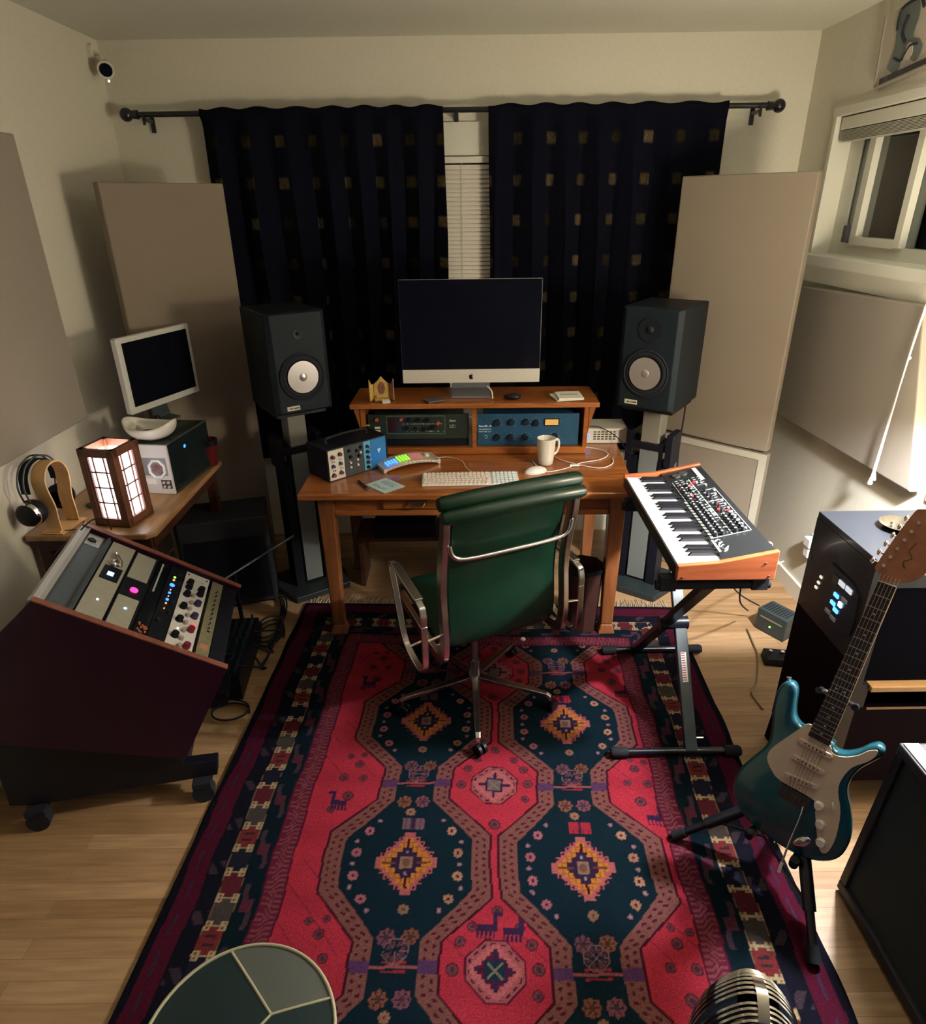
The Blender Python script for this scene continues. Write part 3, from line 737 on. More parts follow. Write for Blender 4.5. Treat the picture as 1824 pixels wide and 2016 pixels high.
ct = thing('desk_controller', 'arched grey controller with blue, green and red lit pads on the desk', 'controller', (-.252, 2.915, .766), R(26))
rows = []
MBc = MB()
N = 14
for i in range(N + 1):
    x = -.135 + .27*i/N; z = .016 + .020*(1 - (x/.135)**2)
    rows.append([(x, -.055, z-.013), (x, .055, z+.003-.013), (x, .055, z+.005), (x, -.055, z)])
for A, B in zip(rows, rows[1:]):
    MBc.hexa([A[0], B[0], B[1], A[1]], [A[3], B[3], B[2], A[2]])
MBc.box(-.142, -.128, -.057, .057, 0, .020).box(.128, .142, -.057, .057, 0, .022)
MBc.build('body', mat('controller_silver', (.55, .48, .42), .4, metal=.2), ct, bevel=.002)
pad = MB().box(-.0052, .0052, -.0048, .0048, 0, .004)
def cz(x): return .018 + .020*(1 - (x/.135)**2)
def padset(name, m, xs, ys):
    P_ = [(x, y, cz(x) + .002 + (y+.055)*.04) for x in xs for y in ys]
    reps(name, MB().box(-.0050, .0050, -.0048, .0048, 0, .004), m, ct, P_)
padset('blue_pad', led_blue, (-.112, -.098, -.084, -.070), (-.035, -.018, .0))
padset('green_pad', led('pad_green', (.35, .9, .05), 1.2), (-.052, -.037, -.022, -.007), (-.035, -.018, -.001, .016))
padset('red_pad', led('pad_red', (.9, .25, .22), .55), (.012, .027, .042, .057), (-.035, -.018, -.001, .016))
padset('dim_pad', mat('dim_pad', (.55, .5, .42), .5), (-.10, -.085), (-.046,))
MB().cyl((.096, .005, .020), (.096, .005, .030), .016, .014, 20).cyl((.096, .005, .030), (.096, .005, .040), .010, .009, 20).build('dial', mat('pale_dial', (.8, .74, .66), .35), ct, smooth=40)

pp = tag(MB().box(-.07, .07, -.05, .05, 0, .0012).build('paper_note', mat('blue_paper', (.47, .62, .66), .8)), 'pale blue note lying on the desk in front of the lit controller', 'paper')
pp.data.materials.append(mat('ink', (.16, .24, .28), .8))
pp = None
nt_ = bpy.data.objects['paper_note']; nt_.location = (-.335, 2.663, .766); nt_.rotation_euler = (0, 0, R(-47)); nt_.scale = (1.0, 1.12, 1)
g_ = MB()
for k, z in enumerate((.028, .018, .008, -.022, -.032)): glyphs(g_, -.045, .04, z, .0045, .0012, rnd, plane='xy', dens=.9)
g_.build('handwriting', mat('ink', (.16, .24, .28), .8), nt_)
pn = thing('pen', 'dark pen with a metal tip lying left of the blue note', 'pen', (-.43, 2.66, .772), R(-60))
MB().cyl((-.055, 0, 0), (.045, 0, 0), .005, n=10).build('barrel', black_m, pn, smooth=40)
MB().cyl((.045, 0, 0), (.060, 0, 0), .005, .002, 10).build('tip', chrome_m, pn, smooth=40)

# lunchbox of modules
a = math.atan2(2.922-2.71, -.354+.585)
lb = thing('module_box', 'dark box of small audio modules at the left end of the desk', 'audio module rack', (-.585, 2.712, .766), a)
Wb, Hb = .315, .142
MB().box(-.006, Wb+.006, .006, .165, 0, Hb+.006).box(-.006, 0, -.004, .01, 0, Hb+.006).box(Wb, Wb+.006, -.004, .01, 0, Hb+.006).box(-.006, Wb+.006, -.004, .01, Hb, Hb+.006).box(-.006, Wb+.006, -.004, .01, -.0005, .004).build('case', black_m, lb, bevel=.002)
MB().tube(smoothline([(.05, .08, Hb), (.06, .08, Hb+.03), (.25, .08, Hb+.03), (.26, .08, Hb)], 5), .006, 8).build('handle', rubber_m, lb, smooth=50)
ivory = mat('ivory_face', (.68, .66, .60), .5)
mA = MB().box(.002, .082, -.003, .006, .004, Hb).build('module', ivory, lb)
reps('maroon_knob', knob_mb(.0095, .013), mat('maroon_knob', (.12, .012, .03), .35), mA, [(.022, -.003, .112), (.060, -.003, .118), (.022, -.003, .028), (.060, -.003, .032)], smooth=40)
reps('violet_knob', knob_mb(.0085, .012), mat('violet_knob', (.03, .02, .08), .35), mA, [(.022, -.003, .070), (.060, -.003, .075)], smooth=40)
reps('toggle', knob_mb(.004, .011), chrome_m, mA, [(.024, -.003, .091), (.062, -.003, .096), (.026, -.003, .050), (.064, -.003, .054)], smooth=40)
mB = MB().box(.084, .186, -.003, .006, .004, Hb).build('module', mat('charcoal_face', (.022, .026, .032), .45), lb)
reps('black_knob', knob_mb(.008, .012), black_m, mB, [(.110, -.003, .12), (.150, -.003, .112), (.115, -.003, .09), (.160, -.003, .085), (.172, -.003, .122)], smooth=40)
reps('cream_button', knob_mb(.006, .008), mat('cream_button', (.8, .74, .62), .4), mB, [(.112, -.003, .064), (.112, -.003, .042), (.150, -.003, .070), (.150, -.003, .045), (.168, -.003, .100)], smooth=40)
mC = MB().box(.188, .226, -.003, .006, .004, Hb).build('module', mat('light_blue_face', (.10, .36, .55), .4), lb)
reps('black_knob', knob_mb(.0085, .012), mat('navy_knob', (.008, .014, .03), .3), mC, [(.207, -.003, .118), (.207, -.003, .092), (.207, -.003, .066), (.207, -.003, .042), (.207, -.003, .018)], smooth=40)
reps('toggle', knob_mb(.004, .011), chrome_m, mC, [(.219, -.003, .104), (.219, -.003, .055)], smooth=40)
mD = MB().box(.228, .312, -.003, .006, .004, Hb).build('module', mat('bright_blue_face', (.012, .15, .36), .4), lb)
MB().prism([(.262, .090), (.282, .092), (.270, .068)], -.0045, -.003, 'xz').build('arrow_mark', mat('pale_arrow', (.5, .75, .9), .4), mD)

# mug, hub box, cable
mg = thing('mug', 'white ceramic mug standing in front of the blue rack unit', 'mug', (.392, 2.90, .766), R(25))
MB().lathe([(.0, .0), (.028, .0), (.034, .006), (.037, .03), (.0415, .085), (.0435, .128), (.041, .1285), (.038, .120), (.034, .03), (.0, .010)], 32).build('cup', ceramic_m, mg, smooth=60)
MB().tube(smoothline([(.040, 0, .108), (.062, 0, .112), (.070, 0, .085), (.060, 0, .052), (.038, 0, .040)], 6), [.0062]*25, 10).build('handle', ceramic_m, mg, smooth=60)
hb = thing('network_box', 'white perforated box with a blue light standing behind the desk hutch on the right', 'router box', (.615, 3.185, .766), R(-2))
MB().box(0, .225, 0, .17, 0, .078).build('case', mat('cream_case', (.70, .68, .60), .45), hb, bevel=.006)
v = MB()
for r_ in range(4):
    for c_ in range(6): v.box(.052 + c_*.0195, .066 + c_*.0195, -.0012, 0, .020 + r_*.0125, .0265 + r_*.0125)
v.build('vent_slots', mat('slot_dark', (.05, .04, .035), .7), hb)
v = MB(); v.tube([(.018 + .0115*math.cos(t*PI/12), -.001, .040 + .0115*math.sin(t*PI/12)) for t in range(24)], .0016, 6, closed=True)
v.box(.0165, .0195, -.0015, 0, .034, .046); v.build('power_light', led_blue, hb)
pl = bpy.data.materials.new('cable_white'); MATS['cable_white'] = pl
cable_w = mat('white_cable', (.78, .68, .60), .5)
o = MB().tube(smoothline([(.335, 2.93, .769), (.37, 2.80, .769), (.46, 2.82, .769), (.56, 2.90, .769), (.66, 2.94, .770), (.71, 3.02, .770), (.66, 3.10, .769), (.55, 3.115, .769), (.46, 3.06, .769), (.45, 2.98, .769), (.52, 2.89, .771), (.63, 2.83, .769), (.70, 2.88, .769), (.72, 2.96, .769)], 8), .0024, 8).build('charging_cable', cable_w, smooth=60)
tag(o, 'white cable looped on the desk to the right of the mug', 'cable')
c2 = o; MB().box(.50, .545, 2.855, .868+2.0, .768, .776).build('plug', white_m, c2, bevel=.002)
o = MB().tube(smoothline([(-.115, 2.99, .772), (-.06, 3.0, .77), (.0, 2.95, .769), (.02, 2.86, .769), (.045, 2.80, .769), (.05, 2.76, .772)], 8), .0016, 6).build('thin_cable', cable_w, smooth=60)
tag(o, 'thin pale cable running from the lit controller to the keyboard', 'cable')
o = MB().tube(smoothline([(.635, 3.20, .853), (.70, 3.17, .853), (.78, 3.13, .81), (.81, 3.05, .772), (.84, 2.98, .769)], 8), .0022, 6).build('black_lead', rubber_m, smooth=60)
tag(o, 'thin black lead drooping over the white perforated box', 'cable')

# things on top of the hutch
zt = 1.037
tr = thing('triptych_frame', 'gold gothic arched triptych frame at the left end of the hutch', 'ornament', (-.375, 3.075, zt), R(8))
gold = mat('gilt_wood', (.52, .34, .10), .4, noise=.2, nscale=90, metal=.2)
MB().prism([(-.036, 0), (.036, 0), (.036, .075), (.018, .09), (0, .112), (-.018, .09), (-.036, .075)], 0, .008, 'xz').build('centre_panel', gold, tr, bevel=.002)
MB().prism(ell(0, .056, .017, .030), -.001, 0, 'xz').build('picture', mat('sepia_picture', (.16, .06, .035), .5, noise=.5, nscale=120), tr)
for s in (-1, 1):
    w = MB(); w.M = Matrix.Translation((s*.037, 0, 0)) @ Matrix.Rotation(R(-s*55), 4, 'Z')
    w.prism([(0, 0), (s*.030, 0), (s*.030, .105), (s*.012, .075), (0, .078)] if s > 0 else [(0, 0), (0, .078), (s*.012, .075), (s*.030, .105), (s*.030, 0)], 0, .006, 'xz').build('wing', gold if s < 0 else mat('gilt_brown', (.26, .12, .07), .5), tr, bevel=.0015)
MB().box(-.034, .034, -.034, 0, 0, .012).box(-.026, .026, -.008, 0, .012, .026).build('ledge', gold, tr, bevel=.002)
o = tag(MB().box(-.018, .018, -.012, .012, 0, .010).build('small_card', ivory), 'tiny cream card in front of the gold triptych', 'card'); o.location = (-.350, 3.022, zt+.001); o.rotation_euler = (R(8), 0, R(15))
o = tag(MB().box(-.045, .045, -.032, .032, 0, .009).build('card_wallet', mat('brown_grey', (.05, .04, .04), .6), bevel=.003), 'small dark wallet lying left of the computer stand', 'wallet'); o.location = (-.125, 3.035, zt+.001); o.rotation_euler = (0, 0, R(28))
o = tag(MB().ball((0, 0, .011), (.042, .026, .014), 16).cyl((0, .02, .012), (0, .045, .012), .004, n=8).build('black_gadget', black_m, smooth=50), 'small black gadget lying right of the computer stand', 'gadget'); o.location = (.245, 3.06, zt+.001)
o = tag(MB().tube(smoothline([(.125, 3.075, 1.095), (.145, 3.06, 1.075), (.150, 3.055, 1.045), (.146, 3.05, 1.045)], 5), .003, 8).build('white_plug_lead', cable_w, smooth=60), 'short white lead beside the computer stand', 'cable')
pb = thing('booklet_stack', 'stack of cream booklets on the right end of the hutch', 'booklets', (.505, 3.055, zt))
for i, (dx, dy, r_) in enumerate(((-.012, .012, 10), (.004, .0, 4), (.006, -.004, 2))):
    w = MB(); w.M = Matrix.Translation((dx, dy, 0)) @ Matrix.Rotation(R(r_), 4, 'Z'); w.box(-.058, .058, -.062, .062, .006*i + .0005, .006*i + .006)
    bk = w.build('booklet', mat('booklet_paper', (.74, .72, .62), .7), pb)
MB().box(-.036, .046, -.004, .008, .0185, .0192).build('title_bar', mat('olive_title', (.22, .22, .16), .7), bk)

# under the desk: wooden shelf block, dark unit, bin
o = tag(MB().box(-.16, .16, -.11, .11, 0, .09).build('under_desk_unit', black_m, bevel=.004), 'black box shaped unit on the low shelf under the desk', 'audio unit'); o.location = (-.30, 3.18, .30)
sh = thing('low_shelf', 'dark wooden low shelf standing under the back of the desk', 'shelf', (-.3, 3.2, 0))
dkw = wood('dark_wood', (.03, .010, .006), (.07, .022, .012), .4, 3, (1, 6, 6))
MB().box(-.26, .42, -.12, .12, .275, .299).build('board', dkw, sh)
for x in (-.25, .39): MB().box(x, x+.02, -.11, .11, .002, .275).build('side', dkw, sh)
bn = thing('waste_bin', 'dark octagonal waste bin behind the chair under the desk right side', 'bin', (.565, 2.68, .012))
MB().lathe([(.075, 0), (.092, .33), (.086, .33), (.070, .01), (0, .01)], 8).build('body', mat('bin_dark_wood', (.035, .012, .010), .45, noise=.2), bn)
MB().lathe([(.094, .318), (.096, .336), (.084, .336)], 8, cap0=False, cap1=False).build('rim', black_m, bn)

# ------------------------------------------------------------------ studio monitors on stands
face_m = mat('speaker_baffle', (.008, .013, .018), .6, spec=.15, noise=.06, nscale=60)
cone_m = mat('silver_cone', (.62, .58, .57), .30, metal=.8, noise=.04, nscale=12)
def speaker(label, loc, rz, vent):
    Wd, D, H = .278, .35, .452; tw = .024 if vent == 0 else .052
    s = thing('studio_speaker', label, 'speaker', loc, rz, 'two studio speakers')
    MB().box(0, Wd, .022, D, 0, H).build('cabinet', mat('speaker_black', (.005, .008, .011), .5, spec=.2, noise=.1), s, bevel=.006)
    c = .022
    MB().hexa([(0, .022, 0), (Wd, .022, 0), (Wd, .022, H), (0, .022, H)], [(c, 0, .012), (Wd-c, 0, .012), (Wd-c, 0, H-.006), (c, 0, H-.006)]).build('baffle', face_m, s, bevel=.003)
    w = MB(); w.M = Matrix.Translation((Wd/2, 0, .170)) @ Matrix.Rotation(R(90), 4, 'X')
    w.lathe([(.103, -.001), (.106, .006), (.100, .009), (.094, .005), (.088, .009), (.078, .008), (.070, .001), (.0, .001)], 48); w.build('woofer_surround', rubber_m, s, smooth=50)
    w = MB(); w.M = Matrix.Translation((Wd/2, 0, .170)) @ Matrix.Rotation(R(90), 4, 'X')
    w.lathe([(.072, .014), (.050, .008), (.026, .002), (.024, .010), (.014, .017), (0, .019)], 64); cn = w.build('woofer_cone', cone_m, s, smooth=60)
    w = MB(); w.M = Matrix.Translation((Wd/2, 0, .360)) @ Matrix.Rotation(R(90), 4, 'X')
    w.lathe([(tw, -.001), (tw, .004), (tw*.9, .004), (tw*.58, .0015), (tw*.31, .002), (tw*.27, .007), (tw*.12, .010), (0, .0105)], 40); w.build('tweeter', mat('tweeter_dark', (.006, .008, .012), .55, spec=.25), s, smooth=50)
    w = MB().box(.052, .052+.060, -.002, 0, .022, .042); bd = w.build('badge', mat('badge_cream', (.62, .58, .44), .5), s)
    g = MB(); glyphs(g, .058, .106, .029, .007, -.002, random.Random(2)); g.build('badge_lettering', black_m, bd)
    w = MB(); w.box(.105, .175, -.0015, 0, .050, .056); w.build('port', black_m, s)
    return s
aL, aR = .580, -.619
speaker('dark studio speaker with silver cone left of the computer', (-.832, 2.892, 1.008), aL, 0)
sr = speaker('dark studio speaker with silver cone right of the computer', (.717, 3.019, 1.008), aR, 1)
def stand(label, cx, cy, rz):
    s = thing('speaker_stand', label, 'speaker stand', (cx, cy, 0), rz, 'speaker stands')
    g = mat('stand_grey_panel', (.20, .19, .16), .6)
    MB().box(-.12, .12, -.14, .14, .985, 1.003).build('top_plate', black_m, s)
    MB().box(-.045, .045, -.05, .05, .80, .985).build('neck', g, s, bevel=.004)
    MB().box(-.11, .11, -.05, .06, .77, .81).box(-.115, -.085, -.06, .07, .70, .86).box(.085, .115, -.06, .07, .70, .86).build('cradle', black_m, s)
    MB().box(-.045, .045, -.045, .045, .05, .77).build('column', mat('stand_column_pale', (.15, .16, .15), .55), s)
    MB().box(-.105, -.060, -.05, .05, .03, .72).box(.060, .105, -.05, .05, .03, .72).build('side_post', black_m, s)
    MB().prism([(-.15, -.16), (.15, -.16), (.19, .0), (.15, .16), (-.15, .16), (-.19, 0)], .0, .035).build('base', mat('stand_base', (.012, .018, .02), .5), s, bevel=.004)
def spos(o, a, x, y): return (o[0] + x*math.cos(a) - y*math.sin(a), o[1] + x*math.sin(a) + y*math.cos(a))
p_ = spos((-.832, 2.892), aL, .139, .20); stand('black and grey stand under the left studio speaker', p_[0], p_[1], aL)
p_ = spos((.717, 3.019), aR, .139, .20); stand('black and grey stand under the right studio speaker', p_[0], p_[1], aR)
o = tag(MB().tube(smoothline([(1.098, 3.17, 1.05), (1.105, 3.16, .95), (1.10, 3.155, .7), (1.115, 3.15, .45), (1.10, 3.17, .2), (1.0, 3.4, .012)], 8), .004, 8).build('speaker_cable', rubber_m, smooth=60), 'black cable hanging behind the right studio speaker', 'cable')

# ------------------------------------------------------------------ desk chair
ch = thing('office_chair', 'green leather and aluminium office chair at the desk, seen from behind', 'office chair', (.04, 2.18, .0), R(24))
ox = .035
def back_y(z): return -.132 - .02*math.sin((z-.42)*PI/.6) - .105*max(0, (z-.60))/.40*.9
pts = []
# back and seat as one continuous padded sling, split into two parts
def sling(path, half, th, rows=22):
    return path
zs = [1.0 - .57*i/24 for i in range(25)]
mb = MB(); rowsA = []
def shell(path, half, th, nx=12):
    # path: list of (y,z); padded cloth: thickness th, edges thin
    m = MB(); n = len(path); F = []; B = []
    for i, (y, z) in enumerate(path):
        y0, z0 = path[max(i-1, 0)]; y1, z1 = path[min(i+1, n-1)]
        t = Vector((0, y1-y0, z1-z0)).normalized(); nn = Vector((0, -t.z, t.y))
        f = []; b = []
        e = min(1, min(i, n-1-i)/1.5)
        for k in range(nx+1):
            u = -1 + 2*k/nx; tt = th*(.35 + .65*math.sqrt(max(0, 1-abs(u)**6)))*(.5+.5*e)
            f.append(Vector((ox + u*half, y, z)) + nn*tt/2); b.append(Vector((ox + u*half, y, z)) - nn*tt/2)
        F.append(f); B.append(b)
    m.grid(F); m.grid([r[::-1] for r in B])
    for i in range(n-1):
        m.poly([F[i][0], B[i][0], B[i+1][0], F[i+1][0]]); m.poly([F[i][nx], F[i+1][nx], B[i+1][nx], B[i][nx]])
    m.poly([*[F[0][k] for k in range(nx+1)], *[B[0][k] for k in range(nx, -1, -1)]]); m.poly([*[F[-1][k] for k in range(nx, -1, -1)], *[B[-1][k] for k in range(nx+1)]])
    bmesh.ops.remove_doubles(m.bm, verts=m.bm.verts, dist=.0004)
    return m
bp = smoothline([(0, -.225, .985), (0, -.205, .88), (0, -.178, .76), (0, -.168, .66), (0, -.175, .56), (0, -.175, .48), (0, -.150, .425), (0, -.10, .400)], 5)
shell([(p.y, p.z) for p in bp], .212, .030).build('backrest', green_m, ch, smooth=60)
sp = smoothline([(0, -.10, .402), (0, .0, .408), (0, .15, .418), (0, .28, .425), (0, .335, .412), (0, .35, .385)], 5)
shell([(p.y, p.z) for p in sp], .222, .045).build('seat', green_m, ch, smooth=60)
# headrest: three rolled pads
hr = MB()
for (y, z, r_) in ((-.226, 1.020, .028), (-.255, .985, .025)):
    hr.tube([(ox - .262, y, z), (ox - .245, y, z), (ox - .12, y, z+.003), (ox + .12, y, z+.003), (ox + .245, y, z), (ox + .262, y, z)], [r_*.75, r_*.95, r_, r_, r_*.95, r_*.75], 18)
hr.build('headrest_roll', green_m, ch, smooth=60)
for s in (-1, 1):
    x = ox + s*.243
    pr = smoothline([(x, -.232, .985), (x, -.222, .90), (x, -.196, .78), (x, -.186, .67), (x, -.196, .56), (x, -.200, .46), (x, -.175, .395), (x, -.08, .378), (x, .10, .392), (x, .30, .402), (x, .345, .385)], 5)
    MB().strip(pr, .022, .040).build('side_rail', alu_m, ch, bevel=.004, smooth=40)
    MB().ball((x + s*.012, -.245, .985), (.008, .016, .020), 10).build('end_cap', chrome_m, ch, smooth=60)
br_ = smoothline([(ox - .232, -.235, .875), (ox - .220, -.238, .835), (ox - .17, -.240, .815), (ox, -.240, .812), (ox + .17, -.240, .815), (ox + .220, -.238, .835), (ox + .232, -.235, .875)], 5)
MB().tube(br_, .0085, 10).build('back_brace', chrome_m, ch, smooth=60)
MB().tube([(ox - .235, -.06, .372), (ox - .10, -.05, .352), (ox + .10, -.05, .352), (ox + .235, -.06, .372)], .012, 10).build('seat_brace', alu_m, ch, smooth=60)
for s in (-1, 1):
    x = ox + s*.318
    lp = smoothline([(x, -.20, .565), (x, -.195, .615), (x, -.165, .640), (x, .0, .652), (x, .105, .660), (x, .135, .640), (x, .115, .585), (x, .05, .44), (x, .02, .385), (x, -.02, .358), (x, -.12, .345), (x, -.175, .360), (x, -.20, .42), (x, -.20, .565)], 5)
    am = MB().strip(lp, .024, .010).build('arm', alu_m, ch, bevel=.003, smooth=40)
    MB().strip([(x, -.16, .648), (x, -.06, .656), (x, .09, .667)], .034, .012).build('arm_pad', alu_m, am, bevel=.004)
    for yy, zz in ((-.20, .50), (-.02, .362)): MB().cyl((x, yy, zz), (ox + s*.235, yy + .005, zz + .01), .006, n=10).build('arm_bolt', chrome_m, am, smooth=50)
MB().cyl((0, 0, .09), (0, 0, .20), .024, .022, 20).cyl((0, 0, .20), (0, 0, .35), .014, n=16).cyl((0, 0, .335), (0, 0, .36), .06, .05, 20).build('column', mat('column_metal', (.25, .24, .24), .3, metal=.9), ch, smooth=40)
for k in range(5):
    t = R(-89 - 24 + 72*k); d = Vector((math.cos(t), math.sin(t), 0))
    m_ = MB(); m_.strip([d*.015 + Vector((0, 0, .118)), d*.15 + Vector((0, 0, .103)), d*.30 + Vector((0, 0, .088)), d*.312 + Vector((0, 0, .080)), d*.315 + Vector((0, 0, .058))], [.034, .028, .020, .018, .014], .016, axis=(-d.y, d.x, 0))
    lg = m_.build('base_leg', alu_m, ch, bevel=.003)
    c_ = MB(); c_.M = Matrix.Translation(d*.315 + Vector((0, 0, .0))) @ Matrix.Rotation(t + R(40 + 25*k), 4, 'Z')
    c_.cyl((.006, 0, .06), (.006, 0, .045), .008, n=10)
    for s in (-1, 1): c_.cyl((.012, s*.006, .036), (.012, s*.018, .036), .0235, n=20)
    c_.build('caster', black_m, lg, smooth=40)
o = tag(MB().ball((0, 0, .012), (.014, .010, .010), 10).build('white_scrap', mat('paper_scrap', (.8, .75, .7), .8)), 'tiny white scrap on the rug behind the chair', 'scrap'); o.location = (.275, 2.56, .006)
# ------------------------------------------------------------------ small table on the left, and what stands on it
tb = thing('side_table', 'small wooden table against the left wall holding the paper lantern', 'table', (-1.43, 2.25, 0))
twood = wood('table_wood', (.24, .12, .045), (.42, .24, .11), .4, 3, (6, 1, 6))
MB().prism([(-.24, 0), (.22, 0), (.25, .03), (.25, .81), (.0, .81), (-.24, .54)], .725, .75).build('table_top', twood, tb, bevel=.006)
MB().box(-.22, .22, .03, .05, .67, .725).box(.0, .22, .76, .78, .67, .725).box(.205, .225, .05, .76, .67, .725).box(-.225, -.205, .05, .48, .67, .725).build('apron', dkw, tb)
for x, y in ((-.20, .05), (.20, .05), (-.20, .46), (.20, .76)): MB().box(x-.02, x+.02, y-.02, y+.02, 0, .67).build('leg', dkw, tb)

# lantern: wooden cage with paper panes
import itertools
ang = math.atan2(2.31-2.34, .15)
ln = thing('paper_lantern', 'glowing square wooden lantern with gridded paper panes on the left table', 'lantern', (-1.436, 2.335, .751), ang)
cage = wood('lantern_wood', (.10, .035, .02), (.20, .075, .04), .45, 5, (6, 6, 1))
grid_m = wood('lantern_grid_wood', (.16, .05, .045), (.22, .08, .06), .5, 6, (6, 6, 1))
Q, HL, ps = .150, .315, .026
for x, y in ((0, 0), (Q, 0), (Q, Q), (0, Q)):
    MB().box(min(max(x - ps/2, 0), Q - ps) , min(max(x - ps/2, 0), Q - ps) + ps, min(max(y - ps/2, 0), Q - ps), min(max(y - ps/2, 0), Q - ps) + ps, 0, HL).build('corner_post', cage, ln, bevel=.002)
for nm, z0, z1 in (('bottom_frame', 0, .034), ('top_frame', HL - .030, HL)):
    f = MB(); e = .016
    f.box(0, Q, 0, e, z0, z1).box(0, Q, Q-e, Q, z0, z1).box(0, e, e, Q-e, z0, z1).box(Q-e, Q, e, Q-e, z0, z1)
    if nm[0] == 'b': f.box(0, Q, 0, Q, 0, .008)
    f.build(nm, cage, ln)
paper = bpy.data.materials.new('lantern_paper'); paper.use_nodes = True
nt = paper.node_tree; b = nt.nodes['Principled BSDF']; b.inputs['Base Color'].default_value = (.9, .85, .8, 1); b.inputs['Roughness'].default_value = .8
b.inputs['Emission Color'].default_value = (1, .93, .90, 1); b.inputs['Emission Strength'].default_value = LANTERN_E
for k in range(4):
    M_ = Matrix.Translation((Q/2, Q/2, 0)) @ Matrix.Rotation(k*PI/2, 4, 'Z') @ Matrix.Translation((-Q/2, -Q/2, 0))
    p = MB(); p.M = M_; p.box(ps, Q-ps, .0125, .0135, .034, HL-.030); pn_ = p.build('paper_pane', paper, ln)
    g = MB(); g.M = M_
    for x in (.048, .094): g.box(x + .0015, x + .0065, .008, .0125, .034, HL-.030)
    for i in (1, 2, 3): z = .034 + (HL-.064)*i/4; g.box(ps, Q-ps, .008, .0125, z-.0025, z+.0025)
    g.box(ps, ps+.009, .004, .0125, .034, HL-.030); g.box(Q-ps-.009, Q-ps, .004, .0125, .034, HL-.030)
    g.build('grid_bars', grid_m, pn_)
MB().cyl((Q/2, Q/2, .008), (Q/2, Q/2, .07), .016, n=16).ball((Q/2, Q/2, .10), (.022, .022, .03), 14).build('bulb', led('bulb_glow', (1, .9, .8), 6), ln, smooth=60)

# headphones on a bent wood stand
hs = thing('headphone_stand', 'bent blond plywood headphone stand on the left table', 'headphone stand', (-1.560, 2.335, .751), R(84))
bent = wood('blond_ply', (.62, .36, .14), (.75, .48, .22), .4, 5, (6, 6, 1))
w = smoothline([(-.066, 0, .0035), (-.052, 0, .008), (-.052, 0, .05), (-.050, 0, .11), (-.062, 0, .17), (-.064, 0, .215), (-.040, 0, .255), (0, 0, .268), (.040, 0, .255), (.064, 0, .215), (.062, 0, .17), (.050, 0, .11), (.052, 0, .05), (.052, 0, .008), (.066, 0, .0035)], 5)
MB().strip(w, .055, .006, axis=(0, 1, 0)).build('bent_loop', bent, hs, smooth=50)
MB().box(-.075, .075, -.045, .045, 0, .003).build('foot_plate', bent, hs, bevel=.001)
hp = thing('headphones', 'black over ear headphones hanging on the plywood stand', 'headphones', (-1.612, 2.335, .751), R(84))
for dy in (-.02, .004): MB().tube(smoothline([(-.085, dy, .13), (-.098, dy, .20), (-.070, dy, .262), (-.02, dy, .287), (.02, dy, .287), (.070, dy, .262), (.098, dy, .20), (.085, dy, .13)], 6), .0035, 8).build('wire_arch', satin_m, hp, smooth=60)
MB().strip(smoothline([(-.082, -.008, .17), (-.072, -.008, .235), (-.03, -.008, .272), (.03, -.008, .272), (.072, -.008, .235), (.082, -.008, .17)], 6), .035, .004, axis=(0, 1, 0)).build('headband', rubber_m, hp, smooth=60)
for s in (-1, 1):
    c = MB(); c.M = Matrix.Translation((s*.088, -.008, .095)) @ Matrix.Rotation(s*R(90), 4, 'Y')
    c.lathe([(0, .034), (.030, .034), (.042, .026), (.048, .010), (.048, -.004), (.0, -.004)], 28)
    ec = c.build('ear_cup', black_m, hp, smooth=50)
    c = MB(); c.M = Matrix.Translation((s*.070, -.008, .095)) @ Matrix.Rotation(s*R(90), 4, 'Y')
    c.lathe([(.022, .014), (.044, .014), (.050, .004), (.046, -.012), (.026, -.014)], 28, cap0=False, cap1=False); c.build('ear_pad', rubber_m, ec, smooth=50)
    c = MB(); c.M = Matrix.Translation((s*.088, -.008, .095)) @ Matrix.Rotation(s*R(90), 4, 'Y')
    c.lathe([(.044, .024), (.049, .014), (.050, .010)], 28, cap0=False, cap1=False); c.build('ring', chrome_m, ec, smooth=50)
o = tag(MB().tube(smoothline([(-1.50, 2.36, .755), (-1.46, 2.34, .755), (-1.45, 2.31, .755), (-1.47, 2.30, .755), (-1.53, 2.285, .755)], 6), .002, 6).build('headphone_lead', rubber_m, smooth=60), 'thin dark lead on the left table between stand and lantern', 'cable')
o = tag(MB().ball((0, 0, .008), (.05, .03, .010), 14).build('dark_pouch', mat('dark_teal_cloth', (.012, .03, .03), .8)), 'small dark teal pouch on the left table behind the headphone stand', 'pouch'); o.location = (-1.52, 2.52, .751)

# clear sided computer case lying on the table
cs = thing('computer_case', 'white fronted computer case with dark glass sides lying on the left table', 'computer case', (-1.405, 2.655, .751), R(-7))
wf = mat('white_front', (.62, .60, .60), .5)
Wc, Dc, Hc = .165, .36, .222
MB().box(0, Wc, .0, .012, 0, Hc).build('front_panel', wf, cs, bevel=.003)
MB().box(0, Wc, .012, Dc, 0, .012).box(0, .006, .012, Dc, .012, Hc-.008).box(0, Wc, Dc-.008, Dc, .012, Hc-.008).build('frame', black_m, cs)
smoke = mat('smoked_acrylic', (.010, .016, .018), .12)
MB().box(Wc-.004, Wc, .012, Dc-.008, .012, Hc-.008).build('side_window', smoke, cs)
MB().box(0, Wc, .012, Dc, Hc-.008, Hc).build('lid', mat('dark_green_glass', (.010, .022, .018), .15), cs)
MB().tube([(Wc, .012, Hc), (Wc, Dc, Hc)], .004, 8).tube([(Wc, .012, .006), (Wc, Dc, .006)], .003, 8).build('edge_trim', satin_m, cs)
